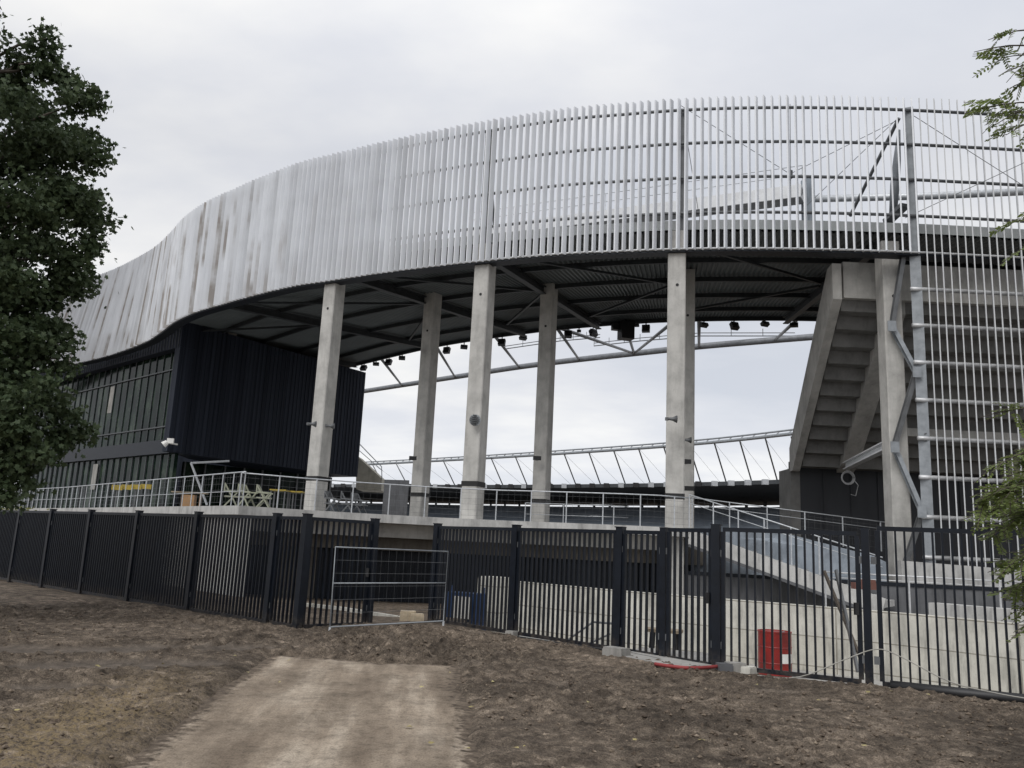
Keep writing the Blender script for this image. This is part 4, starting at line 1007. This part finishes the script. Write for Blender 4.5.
for k_, lb in (('a', 'black fence post at the far left end, below the tree'), ('b', 'second fence post from the far left tree'), ('c', 'third fence post from the far left tree'), ('d', 'fourth fence post from the far left tree'), ('e', 'fence post left of the first see-through panel'), ('f', 'fence post left of the narrow panel by the gate'), ('g', 'fence post carrying the opened gate leaf, left of the mesh panel'), ('h', 'fence post at the free end of the opened gate leaf'), ('i', 'fence post behind the right end of the wire mesh panel'), ('j', 'fence post standing on the stone nearest the blue trolley'), ('k', 'fence post on the larger concrete block'), ('l', 'slim fence post beside the concrete pad'), ('m', 'fence post left of the panel with the red drum'), ('n', 'fence post right of the red drum, first of a close pair'), ('o', 'fence post at the far right end of the fence')):
    x, y = Fp[k_]; fpost(x, y, lb, 2.0 if k_ not in 'mn' else 2.06, 0.125 if k_ not in 'ln' else 0.1, rz=-0.72 if k_ < 'm' else -0.46)
for a, b, lb, kw in (('z', 'a', 'dense black fence panel running off the left edge of the picture', {}), ('a', 'b', 'leftmost full black fence panel, seen edge-on as solid', {}), ('b', 'c', 'second dense black fence panel from the left, seen as solid', {}), ('c', 'd', 'third dense black fence panel from the left, seen as solid', {}), ('d', 'e', 'dark fence panel below the orange wooden stand', {}), ('e', 'f', 'fence panel with pale wall showing between its bars', {}), ('f', 'g', 'very narrow fence panel between two posts left of the gate', {}), ('g', 'h', 'gate leaf swung open beside the wire mesh panel', {'gate': True}), ('i', 'j', 'fence panel in front of the blue trolley', {}), ('j', 'k', 'wide fence panel directly right of the trolley panel', {}), ('k', 'l', 'narrow fence panel above the large concrete block', {}), ('l', 'm', 'narrow fence gate above the red hose', {'gate': True}), ('m', 'n', 'fence gate in front of the red drum', {'gate': True}), ('n2', 'o', 'wide fence panel at the right, under the tree leaves', {})):
    h = {'m': 2.0, 'n2': 2.08, 'l': 1.98}.get(a, 1.93)
    fpanel(Fp[a], Fp[b], lb, h, **kw)
# closing pipe along the ground and rope
pa = [V((5.1, 11.3, 0.06)), V((6.2, 10.85, 0.05)), V((8.6, 9.85, 0.05))]
tag(MB().tube(pa, 0.07, 10).build('drain_pipe', 'blackbox', smooth=True), 'dark pipe lying along the foot of the right fence panel', 'pipe')
rope = [PD(715, 676, 13.0), PD(760, 682, 12.6), PD(800, 675, 12.3), PD(845, 658, 12.2), PD(876, 648, 12.3), PD(900, 655, 12.2), PD(950, 680, 12.1), PD(1000, 692, 12.1), PD(1050, 700, 12)]
rope = [V((p.x * 0.985, p.y * 0.985, max(p.z, 0.03))) for p in rope]
tag(MB().tube(catmull(rope, 5), 0.0075, 5).build('rope', 'rope', smooth=True), 'thin pale rope slung along the fence foot by the red drum', 'rope')
cbl = [PD(517, 640, 15.2), PD(550, 648, 14.7), PD(590, 656, 14.2), PD(625, 661, 13.8), PD(660, 668, 13.2)]
tag(MB().tube(catmull([V((p.x, p.y, 0.05 + 0.0 * i)) for i, p in enumerate(cbl)], 5), 0.02, 6).build('ground_cable', 'strap', smooth=True), 'black cable lying along the foot of the wide fence panel', 'cable')

# stone blocks under posts, stones
def blk(px_, py_, sx_, sy, sz_, rz, label, mat='block', z=0.0):
    p = Pz(px_, py_, z); mb = MB(); c = 0.02
    mb.lathe((0, 0, 0), [(0.01, 0)], 3); mb = MB()
    cx_, sn_ = math.cos(rz), math.sin(rz); poly = []
    for ux, uy in ((-1, -1), (1, -1), (1, 1), (-1, 1)):
        x = ux * sx_ / 2 * R(0.93, 1.03); y = uy * sy / 2 * R(0.93, 1.03); poly.append((p.x + x * cx_ - y * sn_, p.y + x * sn_ + y * cx_ + sy / 2, z - 0.06))
    mb.prism(poly, (0.0, 0, sz_ * 0.82 + 0.06))
    top_ = [(sum(q[0] for q in poly) / 4 + (q[0] - sum(q_[0] for q_ in poly) / 4) * 0.94, sum(q[1] for q in poly) / 4 + (q[1] - sum(q_[1] for q_ in poly) / 4) * 0.92, z + sz_ * 0.82) for q in poly]
    mb.prism(top_, (0, 0, sz_ * 0.18))
    return tag(mb.build('stone_block', mat), label, 'block', 'loose blocks by the fence')
blk(512, 637, 0.2, 0.18, 0.1, -0.7, 'small pale block at the foot of the post beside the blue trolley')
blk(617, 660, 0.36, 0.24, 0.17, -0.7, 'larger grey concrete block under the post of the narrow panel')
blk(407, 621, 0.34, 0.28, 0.2, 0.1, 'beige block on the dirt inside the open gate', 'brick', -0.05)
blk(416, 622, 0.3, 0.24, 0.16, 0.2, 'smaller beige block leaning beside its twin inside the gate', 'brick', -0.05)
blk(737, 673, 0.26, 0.2, 0.13, 0.3, 'grey rubble block at the post left of the red drum', 'block', 0.02)
blk(750, 674, 0.2, 0.16, 0.09, 0.8, 'pale rubble lump just right of the grey rubble block', 'conc_wall', 0.02)
blk(726, 673, 0.2, 0.18, 0.12, 0.1, 'dark rubble lump touching the fence post by the drum', 'conc_mid', 0.02)
# concrete pad + red hose + kerb
pad = MB(); pd = [Pz(x, y, 0.05) for x, y in ((622, 657), (690, 670), (716, 668), (722, 655), (640, 648))]
pad.prism([(p.x, p.y, -0.25) for p in pd], (0, 0, 0.315)); tag(pad.build('concrete_pad', 'pave'), 'grey concrete pad at the foot of the narrow gate', None, None, 'structure')
hs_ = [Pz(x, y, 0.09) for x, y in ((655, 664), (672, 666.5), (690, 668), (712, 667), (735, 664))]
tag(MB().tube(catmull(hs_, 5), 0.025, 8).build('hose', 'hose', smooth=True), 'red hose lying on the concrete pad below the narrow gate', 'hose')
kb = [Pz(300, 604, -0.1), Pz(345, 609, -0.12), Pz(400, 618, -0.15), Pz(425, 624, -0.15)]
mb = MB()
for a, b in zip(kb, kb[1:]): mb.bar(a, b, 0.1, 0.08)
tag(mb.build('kerb_edge', 'conc_wall'), 'pale kerb edge along the dirt inside the gate', None, None, 'structure')

# temporary mesh panel
q0, q1 = Pz(330, 628, 0.06), Pz(444, 621, 0.0)
q1 = PD(443.5, 621, 15.6); q0 = PD(330, 627, 15.0); t1 = PD(448, 551.5, 15.75); t0 = PD(335.5, 547, 15.15)
tf = thing('mesh_fence_panel', 'galvanised temporary wire mesh panel leaning across the open gate', 'mesh panel', (q0 + q1) / 2)
MB().tube([q0, t0, t1, q1, q0], 0.014, 8).build('frame', 'steel', tf, True)
MB().tube([q0.lerp(t0, 0.54), q1.lerp(t1, 0.54)], 0.012, 8).build('mid_rail', 'steel', tf, True)
mb = MB()
for i in range(1, 6): mb.tube([q0.lerp(t0, i / 6), q1.lerp(t1, i / 6)], 0.0024, 4)
for i in range(1, 15): mb.tube([q0.lerp(q1, i / 15), t0.lerp(t1, i / 15)], 0.0012, 4)
mb.build('wire_mesh', 'rail', tf)
for px_, lb in ((q0, 0), (q1, 1)): MB().bar(px_ + V((0, 0, 0)), px_ - V((0, 0, 0.08)), 0.035).build('leg', 'galv', tf)

# red drum
zg = -0.735
dr = PD(775, 670, 18.3); dr.z = zg
t = thing('oil_drum', 'red steel oil drum with a white paper label against the pale wall', 'drum', dr)
rr = 0.325; H = 0.92
prof_ = [(rr - 0.02, 0.0), (rr + 0.008, 0.01), (rr + 0.008, 0.03), (rr, 0.04), (rr, H * 0.32), (rr + 0.01, H * 0.335), (rr, H * 0.35), (rr, H * 0.65), (rr + 0.01, H * 0.665), (rr, H * 0.68), (rr, H - 0.04), (rr + 0.01, H - 0.025), (rr + 0.01, H), (rr - 0.015, H), (rr - 0.02, H - 0.02)]
MB().lathe(dr, prof_, 48).build('body', 'red', t)
MB().lathe(dr + V((0.15, -0.08, H - 0.022)), [(0.035, 0), (0.035, 0.02)], 10).build('bung', 'steel', t)
mb = MB(); A_ = []; B_ = []
for i in range(7):
    a_ = -1.55 + i * 0.165; A_.append(dr + V(((rr + 0.004) * math.cos(a_), (rr + 0.004) * math.sin(a_), 0.32))); B_.append(dr + V(((rr + 0.004) * math.cos(a_), (rr + 0.004) * math.sin(a_), 0.50)))
mb.quadstrip(A_, B_).build('paper_label', 'white', t)
# planks leaning on the wall
for k, (x0, y0, x1, y1, lb) in enumerate(((868, 676, 824, 571, 'long weathered plank leaning on the pale wall, tilted left'), (858, 672, 836, 570, 'darker upright plank leaning beside the tilted plank'))):
    a = PD(x0, y0, 16.6 - k * 0.1); b = PD(x1, y1, 17.0)
    tag(MB().bar(a, b, 0.04, 0.085, V((0, 1, 0))).build('leaning_plank', 'bark' if k == 0 else 'rail'), lb, 'plank', 'planks leaning on the pale wall')
# small dark things in the yard
q = PD(664, 652, 15.3); t = thing('work_trestle', 'low dark trestle with pale board behind the narrow gate', 'trestle', q)
MB().box(q + V((0, 0, 0.36)), (0.62, 0.4, 0.05), -0.3).build('board', 'wood', t)
for sx_ in (-1, 1):
    for sy in (-1, 1): MB().bar(q + V((sx_ * 0.24, sy * 0.13, -0.35)), q + V((sx_ * 0.2, sy * 0.12, 0.34)), 0.05).build('leg', 'blackbox', t)
q = PD(466, 612, 20.5); t = thing('blue_trolley', 'blue framed trolley with a pale panel behind the fence', 'trolley', (q.x, q.y, -0.5))
MB().box((q.x, q.y, 0.05), (0.86, 0.5, 0.85), -0.5).build('body', 'blue', t); MB().box((q.x - 0.1, q.y - 0.33, 0.15), (0.5, 0.03, 0.5), -0.5).build('panel', 'conc', t)
for sx_ in (-1, 1): MB().bar((q.x + sx_ * 0.4, q.y + sx_ * -0.2, -0.55), (q.x + sx_ * 0.4, q.y + sx_ * -0.2, 0.62), 0.06).build('upright', 'blue', t)
q = PD(494, 607, 21.3); tag(MB().box((q.x, q.y, 0.1), (0.62, 0.5, 1.5), -0.7).build('concrete_bollard_block', 'conc_wall'), 'upright pale concrete block between the trolley and the retaining wall', 'block')
q = PD(864, 586, 23); tag(MB().box(q, (0.55, 0.25, 0.16)).box(q + V((0.05, 0, 0.12)), (0.4, 0.22, 0.08)).build('brick_stack', 'brickred'), 'red-brown brick stack beyond the retaining wall near the planks', 'brick stack')
q = PD(525, 631, 17.5)
a, b = PD(596, 640, 16.6), PD(606, 616, 17); t = thing('handrail_frame', 'small dark handrail frame behind the wide fence panel', 'handrail', a)
MB().tube([PD(565, 642, 17.5), PD(593, 622, 17.4), PD(618, 624, 16.6)], 0.022, 6).build('rail', 'rail', t); MB().tube([PD(593, 622, 17.4), PD(593, 648, 17.4)], 0.022, 6).tube([PD(575, 650, 17.0), PD(610, 634, 16.7)], 0.02, 6).build('leg', 'rail', t)

# ------------------------------------------------------------------ trees
def leaf_faces(mb, c, size, kind):
    d = V((random.gauss(0, 1), random.gauss(0, 1), random.gauss(-0.25, 0.8)))
    if d.length < 1e-3: return
    d.normalize(); u = V((random.gauss(0, 1), random.gauss(0, 1), random.gauss(0, 1))); s_ = d.cross(u)
    if s_.length < 1e-3: return
    s_.normalize(); o = len(mb.v); n_ = s_.cross(d)
    if kind == 'maple':
        P_ = [(0, 0, 0), (0.42, 0.12, .03), (0.30, 0.40, 0), (0.55, 0.62, -.05), (0.2, 0.70, 0), (0, 1.05, -.08), (-0.2, 0.70, 0), (-0.55, 0.62, -.05), (-0.30, 0.40, 0), (-0.42, 0.12, .03)]
    else:
        P_ = [(0, 0, 0), (0.2, 0.35, .03), (0.16, 0.75, 0), (0, 1, -.05), (-0.16, 0.75, 0), (-0.2, 0.35, .03)]
    for a, b, h in P_: mb.v.append(tuple(c + s_ * a * size + d * b * size + n_ * h * size))
    mb.f.append(tuple(range(o, o + len(P_))))
def limb(mb, a, b, r0, r1, wob=0.25, n=7):
    pts = [V(a).lerp(V(b), i / n) for i in range(n + 1)]
    for i in range(1, n): pts[i] += V((R(-1, 1), R(-1, 1), R(-.5, .5))) * wob * 0.5
    mb.tube(pts, [r0 + (r1 - r0) * i / n for i in range(n + 1)], 7)

tl = thing('maple_tree', 'big dark green maple overhanging the left end of the fence', 'tree', (-10.8, 13.5, 0))
mb = MB(); base = V((-10.8, 13.5, -0.1))
mb.tube([base, base + V((0.05, 0, 1.2)), base + V((0.1, 0.05, 3.2)), base + V((0.2, 0.1, 6.5)), base + V((0.1, 0, 11)), base + V((0, 0, 14.5))], [0.42, 0.33, 0.29, 0.23, 0.12, 0.03], 12)
clumps = []
for px_, py_, Y, r_ in ((0, 6, 13.8, 0.32), (-14, 30, 13.6, 0.42), (0, 48, 13.8, 0.4), (30, 62, 14, 0.32), (25, 95, 14.2, 0.8), (58, 62, 14, 0.45), (62, 38, 14, 0.25), (75, 80, 14.4, 0.4), (85, 105, 13.8, 0.45), (20, 130, 13, 0.9), (60, 140, 14, 0.85), (97, 108, 14.2, 0.3), (92, 140, 14.2, 0.45), (100, 165, 14.3, 0.36), (85, 190, 13.7, 0.6), (40, 200, 13.2, 1.0), (95, 215, 14.4, 0.5), (104, 240, 14.2, 0.3), (70, 250, 14, 0.65), (20, 270, 13.5, 1.1), (60, 290, 14, 0.6), (88, 285, 14, 0.28), (60, 320, 13.8, 0.42), (20, 340, 13.4, 0.95), (50, 350, 14.2, 0.45), (66, 358, 14, 0.28), (30, 400, 13.2, 0.75), (60, 420, 13.6, 0.42), (84, 432, 13.8, 0.26), (70, 440, 13.8, 0.32), (10, 440, 13.2, 0.7), (45, 450, 13.4, 0.42), (20, 475, 13.2, 0.4), (-10, 470, 13.6, 0.6), (5, 495, 13.2, 0.22), (8, 380, 14.3, 0.7), (0, 330, 14.5, 0.9), (35, 330, 14.4, 0.55), (10, 290, 14.6, 0.9), (-5, 410, 14.6, 0.9), (20, 440, 14.3, 0.6), (0, 470, 14.2, 0.6), (30, 240, 14.6, 0.9), (10, 90, 14.8, 0.8), (40, 110, 14.7, 0.6), (55, 170, 14.7, 0.7), (12, 180, 14.6, 0.9), (70, 215, 14.6, 0.5), (0, 490, 14.0, 0.35)):
    clumps.append((PY(px_ - (13 if py_ < 300 else 6), py_, Y), r_ * 0.95))
for i in range(150):                                      # rest of the crown around the trunk, mostly beyond the frame
    a_ = R(0, 2 * PI); zz = R(2.6, 14.5); rad = 4.0 * math.sin(PI * min(1, max(0.1, (zz - 1.2) / 14.2))) ** 0.6 * math.sqrt(R(0.08, 1))
    c = V((-10.8 + rad * math.cos(a_), 13.5 + rad * math.sin(a_) * 1.05, zz))
    rr_ = R(0.55, 1.0); v_ = c - V((0, 0, ZC)); dz_ = v_.dot(FW)
    dep = RT.x * 0 + (V((0, 0, 0))).x
    camv = RT * c.x + FW * c.y + UP * (c.z - ZC)
    if camv.z > 0.5:
        ppx = 512 + F * (camv.x + rr_ * 1.15) / camv.z; ppy = 384 - F * camv.y / camv.z
        if ppy < 500 and ppx > (-12 if ppy < 70 else 30): continue
    clumps.append((c, rr_))
for c, r_ in clumps:
    zt_a = min(13.5, max(1.8, c.z - 0.8 - R(0, 0.8)))
    if random.random() < 0.75: limb(mb, base + V((0.1, 0.05, zt_a)), c, 0.055, 0.012, 0.3)
mb.build('trunk', 'bark', tl, True)
mb = MB()
for c, r_ in clumps:
    vis = c.y > 0 and -0.70 < c.x / c.y
    n_ = int((2300 if vis else 520) * r_ ** 2.1) + 60
    nt_ = max(4, int(10 * r_ ** 1.5)); subs = []
    for k in range(nt_):
        q = V((random.gauss(0, 1), random.gauss(0, 1), random.gauss(0, 0.8))); q.normalize(); subs.append(c + q * r_ * R(0.25, 0.95))
    for k in range(n_):
        s0_ = random.choice(subs); p = s0_ + V((random.gauss(0, 1), random.gauss(0, 1), random.gauss(0, 0.6))) * 0.25 * (0.35 + 0.5 * r_)
        leaf_faces(mb, p, R(0.06, 0.115), 'maple')
mb.build('crown', 'leaf_dark', tl)

t2 = thing('locust_tree', 'locust tree with feathery light green leaves hanging in from the right edge', 'tree', (6.6, 6.6, 0))
mb = MB(); base = V((6.6, 6.6, -0.1))
mb.tube([base, base + V((0.05, 0.05, 1.5)), base + V((-0.1, 0, 3.5)), base + V((0.1, 0.1, 6.0)), base + V((0, 0, 8.5))], [0.2, 0.16, 0.13, 0.09, 0.03], 10)
lf = MB()
def pinnate(lf_, a, d, L_, nl=9, ls=0.046):
    d = d.normalized(); s_ = d.cross(V((R(-.3, .3), R(-.3, .3), 1))).normalized(); n_ = s_.cross(d)
    mb.tube([a, a + d * L_ * 0.5, a + d * L_ + V((0, 0, -0.03))], 0.0025, 4, False)
    for i in range(nl):
        q = a + d * L_ * (0.15 + 0.8 * i / nl) - V((0, 0, 0.03 * (i / nl) ** 2))
        for sg in (-1, 1):
            if random.random() < 0.08: continue
            dd = (s_ * sg + d * R(0.25, 0.6) + n_ * R(-0.5, 0.15)).normalized(); ww = dd.cross(n_ + s_ * R(-.4, .4)).normalized() * ls * 0.23; o = len(lf_.v)
            for p_ in (q, q + dd * ls * 0.35 + ww, q + dd * ls * 0.8 + ww * 0.8, q + dd * ls, q + dd * ls * 0.8 - ww * 0.8, q + dd * ls * 0.35 - ww): lf_.v.append(tuple(p_))
            lf_.f.append(tuple(range(o, o + 6)))
def twig(a, b, nb_, L_=0.3, droop=0.5, ls=0.05):
    a = V(a); b = V(b); pts = [a.lerp(b, i / 6) + V((0, 0, 0.10 * math.sin(PI * i / 6))) for i in range(7)]
    mb.tube(pts, [0.012 - 0.0015 * i for i in range(7)], 5)
    for i in range(nb_):
        k = R(0.25, 1.0) * 6; j = min(5, int(k)); q = pts[j].lerp(pts[j + 1], k - j)
        d = (b - a).normalized() * R(0.3, 1) + V((R(-1, 1), R(-1, 1), R(-droop * 1.6, 0.35))) * 0.8
        pinnate(lf, q, d, R(0.7, 1.2) * L_, random.randint(6, 10), ls * R(0.8, 1.15))
def hang(px0, py0, px1, py1, Y, nb_, **kw): twig(PY(px0, py0, Y + 0.1), PY(px1, py1, Y), nb_, **kw)
hang(1075, 40, 988, 40, 6.3, 9, L_=0.18, ls=0.034); hang(1095, 66, 1002, 74, 6.2, 12, L_=0.2, ls=0.036); hang(1080, 88, 1010, 88, 6.4, 10, L_=0.18, ls=0.036); hang(1090, 120, 1006, 135, 6.3, 10, L_=0.2, ls=0.036); hang(1080, 60, 974, 52, 6.3, 11, L_=0.17, droop=0.6, ls=0.034); hang(1085, 75, 1000, 58, 6.5, 10, L_=0.24); hang(1090, 120, 985, 108, 6.2, 18, L_=0.26); hang(1090, 140, 1000, 112, 6.5, 18, L_=0.26); hang(1090, 100, 990, 128, 6.4, 6, L_=0.22)
hang(1090, 235, 1015, 222, 6.3, 6, L_=0.22); hang(1090, 252, 1020, 250, 6.3, 5, L_=0.2)
for px1, py1, nb_ in ((990, 465, 10), (975, 500, 14), (968, 520, 12), (1000, 490, 16), (1010, 520, 16), (985, 535, 9), (1015, 460, 12), (1005, 590, 10), (990, 575, 9), (1015, 610, 9), (1010, 560, 8), (998, 600, 5), (1020, 630, 5)):
    hang(1085 + R(0, 20), py1 - 20 + R(-15, 15), px1 + 8, py1, 6.4 + R(-0.4, 0.6), int(nb_ * 3.6), L_=0.2, droop=0.5, ls=0.042)
for a_, z_ in ((2.9, 2.3), (3.4, 3.4), (2.6, 4.8), (3.9, 1.9), (0.5, 3.0), (1.5, 4.5), (5.2, 4.0), (0.2, 6.0), (2.2, 6.6), (4.2, 6.2)):
    e_ = base + V((math.cos(a_) * 1.6, math.sin(a_) * 1.6, z_ + 0.7)); limb(mb, base + V((0, 0, z_)), e_, 0.045, 0.015, 0.15)
    if e_.x / e_.y > 0.72:
        for k in range(5): twig(e_, e_ + V((R(-.8, .8), R(-.8, .8), R(-.4, .5))), 9)
mb.build('trunk', 'bark', t2, True); lf.build('crown', 'leaf_green', t2)

# weeds at the far left behind the fence, litter and clods on the soil
mb = MB()
for i in range(700):
    c = V((-16.5 + random.gauss(0, 0.9), 27.8 + random.gauss(0, 0.7), R(0.2, 2.1))); leaf_faces(mb, c, R(0.12, 0.22), 'x')
tag(mb.build('shrub', 'weeds'), 'yellow-green shrub rising behind the far left fence', 'shrub')
mb = MB()
for i in range(60):
    x = R(-8, 7.5); y = R(5, 13)
    if y > fence_y(x) - 0.4: continue
    o = len(mb.v); c = V((x, y, max(gz(x, y), 0.0) + 0.025)); a_ = R(0, 6.3); s_ = R(0.012, 0.035)
    for k in range(5): b_ = a_ + k * 2 * PI / 5; mb.v.append((c.x + s_ * math.cos(b_), c.y + s_ * math.sin(b_) * R(0.6, 1), c.z + R(0, 0.02)))
    mb.f.append(tuple(range(o, o + 5)))
tag(mb.build('leaf_litter', 'litter'), 'small yellow fallen leaves scattered on the soil', None, None, 'stuff')
mb = MB()
for i in range(26000):
    x = R(-9, 8); y = 4.8 + 11.5 * R(0, 1) ** 1.2
    if mud(x, y) > R(0.1, 0.9) or y > fence_y(x) - 0.25 or path_in(x, y, 0.7) > 0.25 + R(0, 0.75) ** 1.5: continue
    if noise.noise((x * 0.5, y * 0.5, 6)) + R(-0.3, 0.3) < -0.12: continue
    z = gz(x, y); s_ = 0.006 + 0.027 * R(0, 1) ** 3.6; o = len(mb.v)
    for k in range(6):
        dv_ = ((1, 0, 0), (-1, 0, 0), (0, 1, 0), (0, -1, 0), (0, 0, 1), (0, 0, -1))[k]
        mb.v.append((x + dv_[0] * s_ * R(0.6, 1.3) + R(-.3, .3) * s_, y + dv_[1] * s_ * R(0.6, 1.3) + R(-.3, .3) * s_, z + dv_[2] * s_ * R(0.45, 0.9) + s_ * 0.2))
    for q in ((0, 2, 4), (2, 1, 4), (1, 3, 4), (3, 0, 4), (2, 0, 5), (1, 2, 5), (3, 1, 5), (0, 3, 5)): mb.f.append(tuple(o + i_ for i_ in q))
tag(mb.build('soil_clods', 'clod', smooth=False), 'small loose clods of dark soil lying on the bare ground', None, None, 'stuff')
print('objects', len(bpy.data.objects))
